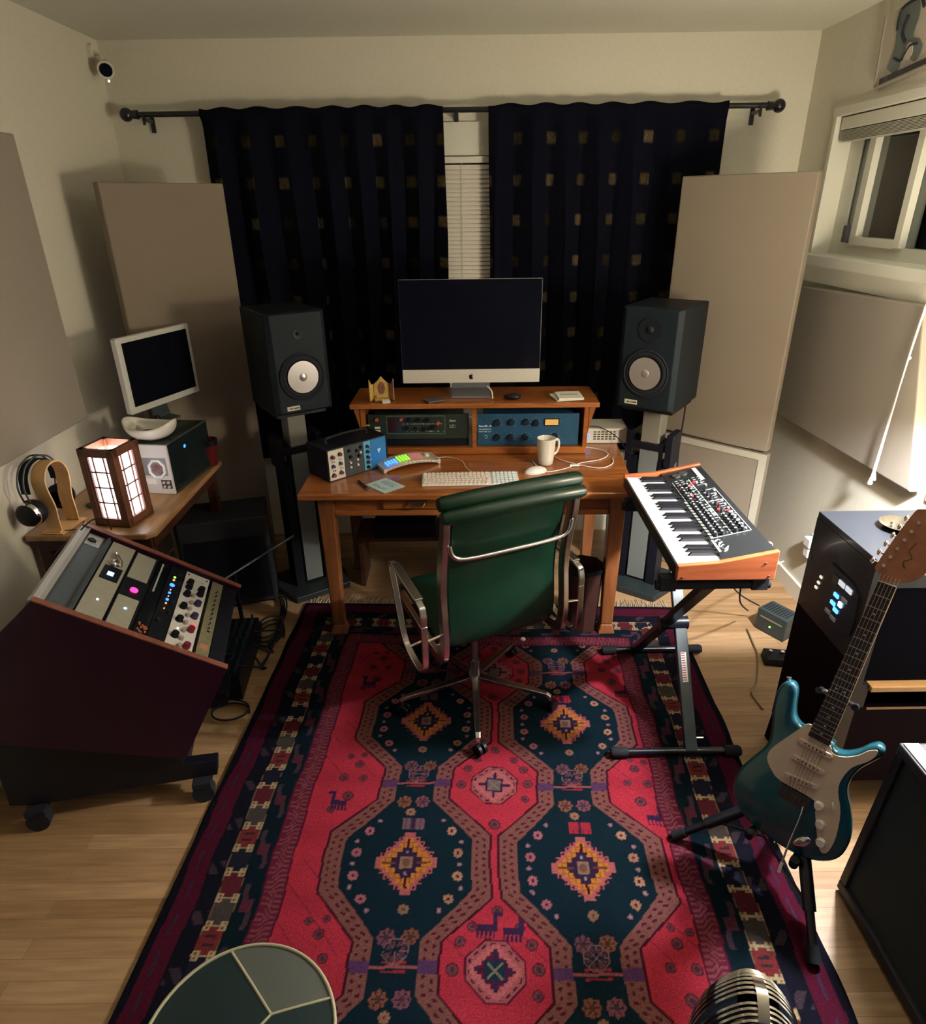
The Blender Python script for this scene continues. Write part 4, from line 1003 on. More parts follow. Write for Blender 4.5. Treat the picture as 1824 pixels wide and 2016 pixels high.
MB().box(.012, .150, -.002, 0, .085, .165).build('grey_field', mat('grey_field', (.22, .22, .25), .5), cs)
ring = MB(); ring.tube([(.105 + .036*math.cos(t*PI/4 + PI/8), -.002, .115 + .040*math.sin(t*PI/4 + PI/8)) for t in range(8)], .006, 8, closed=True); ring.build('octagon_ring', mat('bright_ring', (.8, .8, .8), .4), cs)
MB().box(.085, .130, -.003, 0, .094, .138).build('ring_inset', mat('ring_inset', (.22, .12, .13), .4, noise=.6, nscale=90), cs)
reps('jack_knob', knob_mb(.0065, .008), mat('knob_light', (.6, .55, .55), .3), cs, [(.125, 0, .055), (.145, 0, .055), (.125, 0, .035), (.145, 0, .035)], smooth=40)
MB().box(.112, .158, -.0015, 0, .026, .066).build('knob_plate', mat('plate_brown', (.05, .035, .035), .5), cs)
MB().box(.0, .09, -.0015, 0, .045, .070).build('label_bar', mat('pale_bar', (.8, .8, .8), .5), cs)
MB().box(Wc, Wc+.001, .135, .150, .165, .178).build('blue_light', led_blue, cs)
cu = thing('red_cup', 'dark red cup on the left table beside the computer case', 'cup', (-1.222, 2.97, .751))
MB().lathe([(0, 0), (.026, 0), (.036, .05), (.042, .13), (.039, .13), (.033, .05), (0, .008)], 24).build('body', mat('red_plastic', (.10, .006, .010), .35), cu, smooth=60)
cu.location = (-1.205, 2.99, .751)
MB().lathe([(.043, .105), (.045, .13), (.040, .131)], 24, cap0=False, cap1=False).build('rim', black_m, cu, smooth=50)

# bowl on the case
bw = thing('bowl', 'white ceramic bowl with curling rim on top of the computer case', 'bowl', (-1.335, 2.735, .974), R(-10))
mb = MB(); rows = []
for i in range(9):
    t = i/8; row = []
    for k in range(33):
        a_ = 2*PI*k/32; lift = .030*abs(math.cos(a_))**3*t*t
        r_ = .022 + .082*math.sin(t*PI/2)
        row.append((r_*math.cos(a_)*1.10, r_*.80*math.sin(a_), .055*t**2 + lift + .004))
    rows.append(row)
mb.grid(rows); mb.poly(rows[0][:-1][::-1])
bmesh.ops.remove_doubles(mb.bm, verts=mb.bm.verts, dist=.0001)
mb.build('bowl_body', ceramic_m, bw, smooth=60, solid=.005)
MB().lathe([(.026, 0), (.024, .006)], 24).build('foot', ceramic_m, bw, smooth=50)
o = tag(MB().box(-.035, .035, -.006, .006, 0, .022).build('wooden_piece', mat('reddish_piece', (.16, .06, .05), .5), bevel=.003), 'reddish brown piece lying in the white bowl', 'trinket'); o.location = (-1.325, 2.735, .992); o.rotation_euler = (R(15), R(5), R(10))
o = tag(MB().box(-.02, .02, -.006, .006, 0, .02).build('silver_piece', silver_m, bevel=.003), 'small silver piece in the left side of the white bowl', 'trinket'); o.location = (-1.385, 2.735, 1.005); o.rotation_euler = (0, R(25), R(-20))

# second monitor
mn = thing('computer_monitor', 'silver framed monitor with a dark screen behind the bowl, turned to the right', 'monitor', (-1.43, 2.79, 1.060), 1.22)
Wm, Hm = .435, .325
MB().box(0, Wm, 0, .028, 0, Hm).build('housing', mat('monitor_silver', (.62, .61, .56), .4), mn, bevel=.004)
MB().box(.026, Wm-.022, -.002, 0, .030, Hm-.022).build('screen', mat('screen_black', (.004, .004, .007), .16), mn)
MB().box(-.001, .0, .002, .026, .006, Hm-.006).build('white_edge', mat('monitor_edge', (.85, .85, .82), .4), mn)
MB().strip([(Wm*.5, .03, .10), (Wm*.5, .07, .02), (Wm*.5, .05, -.072), (Wm*.5, -.01, -.078)], .10, .008).build('stand', satin_m, mn)
o = tag(MB().box(-.04, .04, -.02, .02, 0, .035).ball((.02, 0, .045), .016, 12).build('webcam', black_m, smooth=30), 'small black camera sitting under the left monitor frame', 'webcam'); o.location = (-1.385, 2.87, .974)
o.rotation_euler = (0, 0, .6)

# small security camera high in the corner
sc = thing('security_camera', 'small white security camera high in the back left corner', 'security camera', (XL, 3.66, 2.53))
MB().cyl((0, 0, 0), (.02, 0, 0), .034, n=24).build('mount_plate', wall_m, sc, smooth=40)
MB().tube([(.015, 0, 0), (.05, -.015, -.01), (.06, -.02, -.04)], .009, 12).build('arm', wall_m, sc, smooth=60)
d = (Vector((0, 0, 1.5)) - Vector((XL+.075, 3.62, 2.46))).normalized()
c = MB(); c.cyl(Vector((.07, -.03, -.07)) - d*.045, Vector((.07, -.03, -.07)) + d*.03, .036, n=24); c.ball(Vector((.07, -.03, -.07)) - d*.045, .036, 18); c.build('body', wall_m, sc, smooth=50)
c = MB(); c.cyl(Vector((.07, -.03, -.07)) + d*.028, Vector((.07, -.03, -.07)) + d*.034, .027, n=24); c.build('lens', mat('lens_black', (.006, .006, .01), .1), sc, smooth=50)
c = MB(); c.ball(Vector((.078, -.04, -.114)) + d*.034, .0055, 8); c.build('status_light', led('pale_green_light', (.6, 1, .75), 3), sc)

# ------------------------------------------------------------------ sloping gear rack on castors
rk = thing('gear_rack', 'sloping maroon sided studio rack on castors at the lower left', 'equipment rack', (-1.443, 1.535, 0), R(12))
maroon = mat('maroon_laminate', (.022, .003, .014), .45, spec=.25, noise=.08, nscale=60)
edge_m = wood('rack_edge', (.16, .05, .035), (.26, .085, .06), .45, 6, (1, 6, 6))
out = [(-.06, .40), (.52, .20), (.705, .540), (.222, .868), (.10, .76), (.0, .56)]
for y0, y1 in ((.02, .04), (.525, .545)):
    sd = MB().prism(out, y0, y1, 'xz').build('side_panel', maroon, rk, bevel=.002)
    e = MB()
    A, B = Vector((.705, 0, .540)), Vector((.222, 0, .868)); d = (B-A).normalized(); n_ = Vector((-d.z, 0, d.x))*-1
    e.hexa([tuple(A + Vector((0, y0-.001, 0)) - n_*.0), tuple(A + Vector((0, y1+.001, 0))), tuple(B + Vector((0, y1+.001, 0))), tuple(B + Vector((0, y0-.001, 0)))],
           [tuple(A + Vector((0, y0-.001, 0)) + Vector((.562, 0, .827))*.004), tuple(A + Vector((0, y1+.001, 0)) + Vector((.562, 0, .827))*.004), tuple(B + Vector((0, y1+.001, 0)) + Vector((.562, 0, .827))*.004), tuple(B + Vector((0, y0-.001, 0)) + Vector((.562, 0, .827))*.004)])
    e.build('edge_strip', edge_m, sd)
# carcass between the sides
MB().prism([(.02, .40), (.50, .215), (.50, .23), (.03, .42)], .04, .525, 'xz').prism([(.0, .50), (.015, .50), (.10, .70), (.085, .72)], .04, .525, 'xz').build('back_board', black_m, rk)
MB().hexa([(.205, .04, .845), (.245, .04, .852), (.245, .525, .852), (.205, .525, .845)], [(.205, .04, .862), (.245, .04, .853), (.245, .525, .853), (.205, .525, .862)]).build('top_rail', mat('rail_grey', (.45, .45, .47), .4), rk)
# wheeled base
for y0, y1 in ((.045, .085), (.48, .52)):
    MB().prism([(-.04, .395), (.50, .212), (.50, .155), (.61, .150), (.60, .085), (.02, .085), (-.05, .10)], y0, y1, 'xz').build('base_side', black_m, rk, bevel=.003)
MB().box(.02, .10, .085, .48, .09, .17).box(.42, .50, .085, .48, .09, .15).build('base_crossbar', black_m, rk)
for x in (.03, .55):
    for y in (.03, .52):
        cst = MB().box(x-.03, x+.03, y-.02, y+.035, .066, .088).cyl((x, y-.018, .040), (x, y+.022, .040), .036, n=24).build('castor', rubber_m, rk, smooth=40)
# frame of the sloping face: local X down the slope (from top rail), local Y across, Z out
fx = Vector((.705-.222, 0, .540-.868)); Ls_ = fx.length; fx.normalize()
fz = Vector((-fx.z, 0, fx.x)); fz = Vector((.562, 0, .827)); fz = (fz - fx*fz.dot(fx)).normalized(); fy = fz.cross(fx)
# face frame: X' = down the slope, Y' = away from the viewer, Z' = outwards
FM = Matrix((fx, Vector((0, 1, 0)), fz)).transposed().to_4x4(); FM.translation = Vector((.222, .04, .868)) - fz*.018
if FM.to_3x3().determinant() < 0: FM = Matrix((fx, -Vector((0, 1, 0)), fz)).transposed().to_4x4()
RKM = Matrix.Translation((-1.443, 1.535, 0)) @ Matrix.Rotation(R(12), 4, 'Z')
def fthing(name, label, cat, s):   # a unit on the sloping face at slope distance s
    m = RKM @ FM @ Matrix.Translation((s, 0, 0))
    return thing(name, label, cat, mw=m)
MB_ = MB(); MB_.M = FM
MB_.box(.006, Ls_-.006, .001, .012, -.03, -.004); MB_.build('rack_rail', black_m, rk)
MB_ = MB(); MB_.M = FM; MB_.box(.006, Ls_-.006, .473, .484, -.03, -.004); MB_.build('rack_rail', black_m, rk)
MB_ = MB(); MB_.M = FM; MB_.box(-.004, .014, .0, .485, -.02, .016).build('top_lip', mat('rail_grey', (.45, .45, .47), .4), rk, bevel=.002)
dim = mat('beige_face', (.34, .33, .28), .5, noise=.06)
gr_face = mat('blue_grey_face', (.13, .16, .19), .35, metal=.5)
def face(u, w, m, y0=.004, y1=.481, name='faceplate', d=.06): return MB().box(0, w, y0, y1, 0, .004).box(.004, w-.004, .02, .46, -d, 0).build(name, m, u, bevel=.001)
def kn(u, name, m, L, r=.009, h=.014, z=.004): return reps(name, knob_mb(r, h, 'z'), m, u, [(x, y, z) for x, y in L], smooth=40)
# y' runs from near (0) to far (.485)
q = fthing('rack_storage_unit', 'grey metal rack drawer with a key lock, at the top of the sloping rack', 'rack drawer', .020)
face(q, .086, gr_face)
MB().box(.012, .060, .40, .47, .004, .0055).build('lock_plate', mat('pale_steel', (.55, .57, .60), .35, metal=.3), q)
MB().cyl((.030, .43, .004), (.030, .43, .012), .011, n=8).box(.016, .044, .424, .436, .006, .010).build('lock', black_m, q)
MB().cyl((.050, .42, .004), (.050, .42, .007), .006, n=10).build('keyhole', mat('pale_steel', (.55, .57, .60), .35, metal=.3), q)
MB().box(.072, .080, .01, .475, .004, .016).build('finger_pull', satin_m, q)
q = fthing('rack_unit', 'beige rack unit with a square blue display, nearest the rack drawer', 'audio rack unit', .108)
face(q, .086, black_m)
MB().box(.004, .082, .006, .479, .004, .006).build('beige_plate', dim, q)
MB().box(.016, .074, .235, .320, .006, .008).build('display_window', black_m, q)
MB().box(.034, .054, .262, .284, .008, .0095).build('blue_display', led_cyan, q)
MB().cyl((.045, .115, .006), (.045, .115, .008), .004, n=10).build('white_light', led_white, q)
MB().tube([(.030, .40, .012), (.036, .37, .022), (.055, .35, .018), (.062, .33, .010)], .006, 8).ball((.040, .335, .014), (.014, .018, .010), 12).build('chrome_handle', chrome_m, q, smooth=50)
q = fthing('rack_unit', 'beige rack unit split by a black strip with a pink red light', 'audio rack unit', .197)
face(q, .080, black_m)
MB().box(.004, .070, .006, .185, .004, .006).build('beige_plate', dim, q); MB().box(.004, .070, .300, .470, .004, .006).build('beige_plate', dim, q)
MB().cyl((.042, .235, .004), (.042, .235, .008), .013, n=12).build('pink_light', led_pink, q)
MB().cyl((.040, .120, .006), (.040, .120, .008), .005, n=10).build('blue_light', led_cyan, q)
q = fthing('rack_unit', 'glossy black rack unit with a long white reflection bar and orange marks', 'audio rack unit', .280)
face(q, .042, mat('gloss_black', (.006, .008, .01), .12, coat=.5))
MB().box(.012, .018, .27, .46, .004, .006).build('reflection_bar', mat('reflection_pale', (.8, .8, .76), .25, metal=.4), q)  # pale bar: a reflection on the gloss face, put in as colour
g = MB(); rn = random.Random(9)
for k in range(14): y = .03 + rn.random()*.05; x = .006 + rn.random()*.032; g.box(x, x+.006, y, y+.008, .004, .005)
g.build('orange_marks', mat('orange_mark', (.35, .10, .03), .6), q)
q = fthing('rack_unit', 'black rack unit with a row of small blue and green lights', 'audio rack unit', .325)
face(q, .052, black_m)
for y, m, r_ in ((.405, led_green, .0045), (.385, led_amber, .004), (.350, led_blue, .009), (.318, led_amber, .0025), (.298, led_blue, .005), (.276, led_amber, .0022), (.254, led_blue, .0055), (.230, led_amber, .0032), (.198, led_amber, .0022)):
    MB().cyl((.022, y, .004), (.022, y, .007), r_, n=8).build('light', m, q)
kn(q, 'black_knob', rubber_m, [(.036, .42), (.040, .36), (.040, .30), (.040, .24), (.040, .18), (.015, .12)], .008, .010)
q = fthing('rack_unit', 'white rack equaliser with two rows of black and maroon knobs', 'audio rack unit', .381)
face(q, .088, mat('white_face', (.62, .61, .60), .45))
kn(q, 'black_knob', black_m, [(.022, .405), (.022, .375), (.022, .325), (.022, .245), (.022, .165), (.022, .075), (.066, .385), (.066, .355)], .0135, .016)
kn(q, 'violet_knob', mat('violet_knob', (.03, .02, .08), .35), [(.066, .290), (.066, .210)], .0135, .016)
kn(q, 'maroon_knob', mat('maroon_knob2', (.16, .01, .035), .3), [(.066, .130), (.066, .038)], .0135, .016)
kn(q, 'small_grey_knob', mat('warm_grey_knob', (.34, .28, .26), .4), [(.044, .330), (.044, .285), (.044, .245), (.044, .205), (.044, .160), (.044, .115), (.044, .070), (.044, .030)], .009, .010)
MB().cyl((.068, .150, .004), (.068, .150, .020), .004, n=8).build('red_light', led_red, q)
MB().cyl((.026, .118, .004), (.026, .118, .007), .003, n=8).build('white_light', led_white, q)
g = MB(); glyphs(g, .02, .07, .435, .005, .004, rn, 'xy'); g.build('lettering', mat('faint_lettering', (.35, .3, .3), .6), q)
kn(q, 'rack_screw', mat('dark_screw', (.12, .12, .14), .4), [(.010, .462), (.078, .462), (.010, .014), (.078, .014)], .004, .003)
q = fthing('rack_unit', 'narrow dull gold rack unit with small vertical slots, below the white equaliser', 'audio rack unit', .480)
face(q, .042, mat('dull_gold_face', (.24, .22, .14), .4, metal=.3, noise=.2, nscale=50))
g = MB()
for k in range(9): y = .17 + k*.03; g.tube([(.020, y, .005), (.026, y + .006, .006), (.024, y + .014, .006)], .002, 5)
g.build('slots', black_m, q)
MB().cyl((.024, .155, .004), (.024, .155, .008), .005, n=8).build('silver_button', chrome_m, q)
MB().box(.008, .034, .060, .085, .004, .0045).build('copper_patch', mat('copper_patch', (.42, .16, .08), .5), q)
q = fthing('blank_panel', 'plain black rack blank at the lowest slot of the sloping rack', 'panel', .524); face(q, .052, black_m)
o = tag(MB().tube(smoothline([(-1.30, 2.02, .885), (-1.28, 2.07, .90), (-1.245, 2.09, .89), (-1.225, 2.07, .86)], 6), .0025, 6).build('patch_lead', rubber_m, smooth=60), 'thin black lead arching over the top of the sloping rack', 'cable')

# dark clutter beyond the rack
pb_ = thing('patch_bay', 'black patch bay with trailing plugs on the floor beyond the sloping rack', 'patch bay', (-1.02, 2.40, .0), R(95))
MB().box(-.22, .22, -.07, .07, .002, .12).build('case', black_m, pb_, bevel=.003)
j = MB(); rn = random.Random(4)
for r_ in range(4):
    for k in range(16): j.cyl((-.19 + k*.025, -.05 + r_*.033, .12), (-.19 + k*.025, -.05 + r_*.033, .14 + rn.random()*.02), .005, n=6)
o = j.build('jack_plugs', mat('plug_teal', (.03, .055, .06), .4, metal=.4), pb_)
o['kind'] = 'stuff'
for i in range(4):
    rn = random.Random(20 + i); x0 = -1.0 + rn.uniform(-.05, .05); y0 = 2.25 + .08*i
    pts = [(x0, y0, .13), (x0+.10, y0+rn.uniform(-.02, .08), .08), (-.90+rn.uniform(-.02, .0), y0+rn.uniform(0, .15), .012 + .006*i), (-.895, y0 + .25, .02), (-.93, 2.85 + .03*i, .02), (-.99 - .02*i, 3.0, .02)]
    o = tag(MB().tube(smoothline(pts, 8), .0045, 8).build('audio_cable', rubber_m, smooth=60), 'black audio cable trailing from the patch bay along the left edge of the rug', 'cable', 'cables trailing from the patch bay')
cc = [(-.955 + .075*math.cos(t*PI/10), 2.10 + .055*math.sin(t*PI/10), .008 + .0008*t) for t in range(26)]
o = tag(MB().tube(cc, .004, 6).build('coiled_cable', rubber_m, smooth=60), 'small coil of black cable on the floor between rack and rug', 'cable')
cc = [(-.925 + .06*math.cos(t*PI/10), 2.62 + .10*math.sin(t*PI/10), .010 + .0012*t) for t in range(62)]
o = tag(MB().tube(cc, .005, 6).build('coiled_cable', rubber_m, smooth=60), 'larger coil of black cable between the patch bay and the rug', 'cable')
amp_ = thing('floor_amplifier', 'large black cabinet on the floor in the dark behind the left table', 'amplifier cabinet', (-1.215, 3.02, 0), R(15))
MB().box(-.20, .22, -.14, .12, .02, .50).build('case', mat('tolex_black', (.010, .011, .016), .7, bump=.2, nscale=200), amp_, bevel=.008)
MB().box(-.18, .20, -.145, -.14, .05, .40).build('grille', black_m, amp_)
for x in (-.17, .19): MB().cyl((x, -.1, 0), (x, -.1, .02), .015, n=10).build('foot', rubber_m, amp_)
ms_ = thing('microphone_boom', 'thin metal boom tube lying low behind the sloping rack', 'boom tube', (-1.06, 2.78, .30), 0)
MB().cyl((-.13, -.25, .0), (.20, .22, .06), .006, n=10).build('tube', satin_m, ms_, smooth=50)
MB().cyl((-.02, -.08, -.295), (-.02, -.08, .02), .010, n=10).cyl((-.02, -.08, -.30), (-.02, -.08, -.285), .09, .07, 20).build('stand', black_m, ms_, smooth=40)
# ------------------------------------------------------------------ synthesizer on an X stand
sy = thing('synthesizer', 'wooden sided keyboard synthesizer with red lights on the black X stand', 'synthesizer', (.660, 1.765, .805), R(-.6))
WX, LY = .305, .770
def side(x0, x1):
    pass
prof = [(0, 0), (WX, .0), (WX, .100), (.125, .062), (0, .052)]
for y0, y1 in ((0, .018), (LY-.018, LY)):
    s_ = MB().prism(prof, y0, y1, 'xz').build('wood_cheek', synthwood_m, sy, bevel=.003)
    if y0 == 0: reps('screw', knob_mb(.004, .0015), mat('screw_dark', (.06, .02, .01), .4), s_, [(.018, 0, .010), (.285, 0, .012), (.268, 0, .058)], smooth=40)
ctl = mat('synth_black', (.016, .018, .020), .35, noise=.06)
P1 = (.148, .058); P2_ = (WX-.006, .094)
MB().prism([(.004, .004), (WX-.003, .004), (WX-.003, .093), P1, (.146, .036), (.004, .030)], .018, LY-.018, 'xz').build('chassis', ctl, sy)
MB().box(.0, .006, .018, LY-.018, .002, .040).build('front_lip', black_m, sy)
# keys: near end = treble; lengths in x, stepping along y
nw = 29; kw = (LY - .060) / nw; y_s = .022
wkm = mat('white_key', (.85, .85, .86), .3); bkm = mat('black_key', (.012, .012, .015), .25)
reps('white_key', MB().box(.004, .150, .0006, kw-.0006, .034, .0505), wkm, sy, [(0, y_s + i*kw, 0) for i in range(nw)])
# white keys run treble (near) to bass (far): note pattern from the top C downwards
patt = [0, 1, 1, 1, 0, 1, 1]      # gap after C? between C-B none, B-A, A-G, G-F yes, F-E none, E-D, D-C yes
bl = [(0, y_s + (i+1)*kw - .005, 0) for i in range(nw-1) if patt[i % 7]]
reps('black_key', MB().hexa([(.052, .0, .050), (.150, .0, .050), (.150, .010, .050), (.052, .010, .050)], [(.062, .001, .062), (.150, .001, .062), (.150, .009, .062), (.062, .009, .062)]), bkm, sy, bl)
# control surface frame
dv = Vector((P2_[0]-P1[0], 0, P2_[1]-P1[1])); Lc = dv.length; dv.normalize()
CM = Matrix((dv, Vector((0, 1, 0)), Vector((-dv.z, 0, dv.x)))).transposed().to_4x4(); CM.translation = Vector((P1[0], 0, P1[1]))
def cpos(u, v, w=0): return tuple(CM @ Vector((u, v, w)))
crot = CM.to_euler()
def crep(name, mb, m, uv, w=.0003, **k):
    os_ = reps(name, mb, m, sy, [cpos(u, v, w) for u, v in uv], **k)
    for o in os_: o.rotation_euler = crot
    return os_
ln_ = MB(); ln_.M = CM
u0, u1, v0, v1 = .014, .140, .165, .640
ln_.box(u0, u0+.0025, v0, v1, 0, .0008).box(u1-.0025, u1, v0, v1-.12, 0, .0008).box(u0, u1, v0, v0+.003, 0, .0008).box(.076, .080, v0, v1, 0, .0008)
for v in (.30, .42, .52): ln_.box(.080, u1, v, v+.002, 0, .0008)
for v in (.36, .46, .565): ln_.box(u0, .076, v, v+.002, 0, .0008)
ln_.box(u0-.006, u0+.002, v0, v0+.30, 0, .0006)
ln_.build('panel_lines', mat('panel_line_grey', (.42, .48, .46), .6), sy)
bk = MB(); rn = random.Random(12); bk.M = CM
for i in range(26):
    v = v0 + .012 + i*.0185
    for u in (.032, .052, .072, .098, .118): 
        if rn.random() < .75: bk.box(u-.006, u+.006, v+.0065, v+.0095, 0, .0007)
bk.build('panel_lettering', mat('panel_lettering', (.5, .55, .55), .6), sy)
kn_pos = []
for i in range(11):
    v = v0 + .014 + i*.0225
    for u in (.028, .050): kn_pos.append((u, v))
for i in range(6):
    v = v0 + .014 + i*.0225
    for u in (.094, .116): kn_pos.append((u, v))
for i in range(7):
    for u in (.030, .056): kn_pos.append((u, .425 + i*.026))
for v in (.33, .36, .39, .44, .475, .51): kn_pos.append((.100, v))
crep('knob', MB().cyl((0, 0, 0), (0, 0, .013), .0068, .0058, 12), mat('synth_knob', (.014, .014, .018), .3), kn_pos, smooth=40)
crep('knob_cap', MB().cyl((0, 0, 0), (0, 0, .0008), .0040, n=10), mat('knob_cap_silver', (.62, .66, .70), .3, metal=.3), [(u, v+.001) for u, v in kn_pos[:48]], w=.0132)
wb_ = [(.128, v0 + .02 + i*.032) for i in range(8)] + [(.068, .32), (.068, .345), (.042, .52), (.060, .54), (.046, .50), (.125, .47), (.120, .56), (.110, .585), (.098, .60), (.132, .50)]
crep('white_button', MB().cyl((0, 0, 0), (0, 0, .004), .0042, n=10), mat('synth_button', (.75, .78, .78), .4), wb_, smooth=40)
rl = [(.030, .600), (.030, .583), (.090, .606), (.066, .585), (.075, .588), (.058, .583), (.056, .500), (.052, .488), (.110, .405), (.108, .345), (.122, .325), (.096, .350)]
crep('red_light', MB().cyl((0, 0, 0), (0, 0, .004), .0052, n=10), led_red, rl, smooth=40)
crep('amber_light', MB().cyl((0, 0, 0), (0, 0, .004), .0052, n=10), led('led_soft_orange', (1, .45, .2), 1.2), [(.034, .500)], smooth=40)
m_ = MB(); m_.M = CM
m_.box(.118, .134, .615, .735, .0, .0008); m_.build('name_bar', mat('pale_name_bar', (.55, .62, .56), .6), sy)
sc_ = MB(); rn = random.Random(3)
for k, (uu, vv) in enumerate(((.020, .145), (.026, .125), (.022, .108), (.030, .092), (.024, .078))):
    pts = [cpos(uu + .010*math.cos(t*1.1 + k), vv + .007*math.sin(t*1.7 + k), .0006) for t in range(5)]
    sc_.tube(pts, .0016, 5)
sc_.build('script_logo', mat('logo_white', (.8, .82, .82), .5), sy)
m_ = MB(); m_.M = CM; m_.box(.004, .007, .075, .155, 0, .0006).box(.009, .011, .075, .155, 0, .0006); m_.build('logo_stripes', mat('panel_line_grey', (.42, .48, .46), .6), sy)
m_ = MB(); m_.M = CM; m_.cyl((.045, .690, .0), (.045, .690, .006), .016, n=20).cyl((.075, .700, 0), (.075, .700, .006), .016, n=20); m_.build('wheel', mat('dial_grey', (.05, .055, .05), .5), sy, smooth=40)

xs = thing('keyboard_stand', 'black X shaped keyboard stand under the synthesizer', 'keyboard stand', (.80, 0, 0))
bmt = blackmetal_m
def flat(p, q, w, t, m, nm, par): return MB().strip([p, q], w, t, axis=(1, 0, 0)).build(nm, m, par, bevel=.002)
# foot bars with rubber ends
for y, x0, x1, nm in ((1.835, -.265, .215, 'a'), (2.452, -.175, .275, 'b')):
    f = MB().cyl((x0+.03, y, .032), (x1-.03, y, .032), .0135, n=16).build('foot_bar', bmt, xs, smooth=40)
    for s, x in ((-1, x0), (1, x1)): MB().tube([(x, y, .030), (x - s*.01, y, .030), (x - s*.062, y, .031)], [.016, .021, .019], 14).build('rubber_foot', rubber_m, f, smooth=40)
lA = MB().strip([(.030, 1.835, .035), (.030, 2.40, .765)], .045, .024, axis=(1, 0, 0)).build('leg', satin_m, xs, bevel=.003)
lB = MB().strip([(-.022, 2.452, .035), (-.022, 1.80, .765)], .045, .024, axis=(1, 0, 0)).build('leg', bmt, xs, bevel=.003)
MB().cyl((-.05, 2.12, .405), (.058, 2.12, .405), .026, n=20).build('pivot', bmt, xs, smooth=40)
for y, x0 in ((1.80, -.19), (2.40, -.16)):
    MB().cyl((x0, y, .770), (x0+.36, y, .770), .016, n=14).box(x0+.01, x0+.06, y-.018, y+.018, .756, .8035).box(x0+.30, x0+.35, y-.018, y+.018, .756, .8035).build('cradle_arm', rubber_m, xs, smooth=40)
d_ = (Vector((0, 2.40, .765)) - Vector((0, 1.835, .035))).normalized(); n2 = Vector((0, -d_.z, d_.y))
dc = MB(); c0 = Vector((.030, 1.835, .035)) + d_*.30 + n2*.0125
dc.M = Matrix((Vector((1, 0, 0)), d_, n2)).transposed().to_4x4(); dc.M.translation = c0
dc.box(-.010, .010, -.055, .055, 0, .0006); o = dc.build('decal', mat('decal_white', (.75, .72, .68), .5), lA)
dc = MB(); dc.M = Matrix((Vector((1, 0, 0)), d_, n2)).transposed().to_4x4(); dc.M.translation = c0 + n2*.0006
rn = random.Random(8); y = -.050
while y < .05: dc.box(-.009, .004, y, y+.004, 0, .0005); y += .009
o = dc.build('decal_lettering', mat('decal_red', (.35, .05, .05), .5), lA)
MB().cyl((.055, 1.86, .07), (.08, 1.86, .07), .005, n=8).build('lock_pin', chrome_m, xs)
for i, pts in enumerate(([(.97, 2.05, .80), (1.05, 2.15, .60), (1.16, 2.35, .35), (1.34, 2.62, .12)], [(.97, 2.3, .80), (1.06, 2.4, .55), (1.25, 2.6, .25), (1.41, 2.66, .12)], [(.98, 1.95, .83), (1.06, 2.0, .80), (1.10, 2.15, .60), (1.30, 2.55, .36), (1.53, 2.75, .31)])):
    o = tag(MB().tube(smoothline(pts, 8), .0035, 8).build('synth_lead', rubber_m if i < 2 else cable_w, smooth=60), ('thin black lead from the synthesizer down to the pedal box, lower one', 'thin black lead from the rear of the synthesizer to the power pedal box, upper one', 'pale lead curling from the synthesizer to the wall plug')[i], 'cable')
o = thing('wall_outlet', 'white wall outlet with plugs on the right wall behind the synthesizer', 'wall outlet', (XR, 2.85, .33))
MB().box(-.006, 0, -.036, .036, -.058, .058).build('outlet_plate', white_m, o, bevel=.002)
MB().box(-.045, -.006, -.028, .028, .005, .050).box(-.04, -.006, -.022, .022, -.05, -.005).build('plug', white_m, o, bevel=.004)
pw = thing('power_box', 'dark metal power box with a green light on the floor beside the black cabinet', 'power supply', (1.405, 2.655, .0), R(-58))
MB().box(0, .15, 0, .11, .004, .115).build('case', mat('dark_teal_metal', (.022, .032, .034), .45, noise=.1), pw, bevel=.003)
v = MB()
for k in range(9): v.box(.012 + k*.014, .018 + k*.014, .02, .09, .115, .1158)
v.build('vents', black_m, pw)
MB().box(.02, .13, -.002, 0, .075, .082).build('front_strip', mat('strip_olive', (.18, .17, .10), .5), pw)
MB().cyl((.075, 0, .045), (.075, -.003, .045), .005, n=8).build('green_light', led_green, pw)
wd = thing('effects_pedal', 'small black foot pedal on the floor in front of the power box', 'foot pedal', (1.33, 2.36, .0), R(-10))
MB().hexa([(0, 0, .004), (.12, 0, .004), (.12, .08, .004), (0, .08, .004)], [(.005, .005, .035), (.115, .005, .035), (.115, .075, .045), (.005, .075, .045)]).build('case', black_m, wd, bevel=.003)
MB().cyl((.03, .05, .042), (.03, .05, .052), .008, n=12).cyl((.08, .05, .042), (.08, .05, .052), .008, n=12).build('foot_switch', chrome_m, wd, smooth=40)
o = tag(MB().tube(smoothline([(1.36, 2.63, .012), (1.34, 2.50, .010), (1.33, 2.44, .010), (1.30, 2.36, .006), (1.25, 2.25, .006), (1.20, 2.18, .006), (1.205, 2.08, .006)], 8), .0035, 8).build('floor_lead', mat('tan_lead', (.20, .14, .07), .6), smooth=60), 'tan lead running on the floor from the power box to the cabinet foot', 'cable')

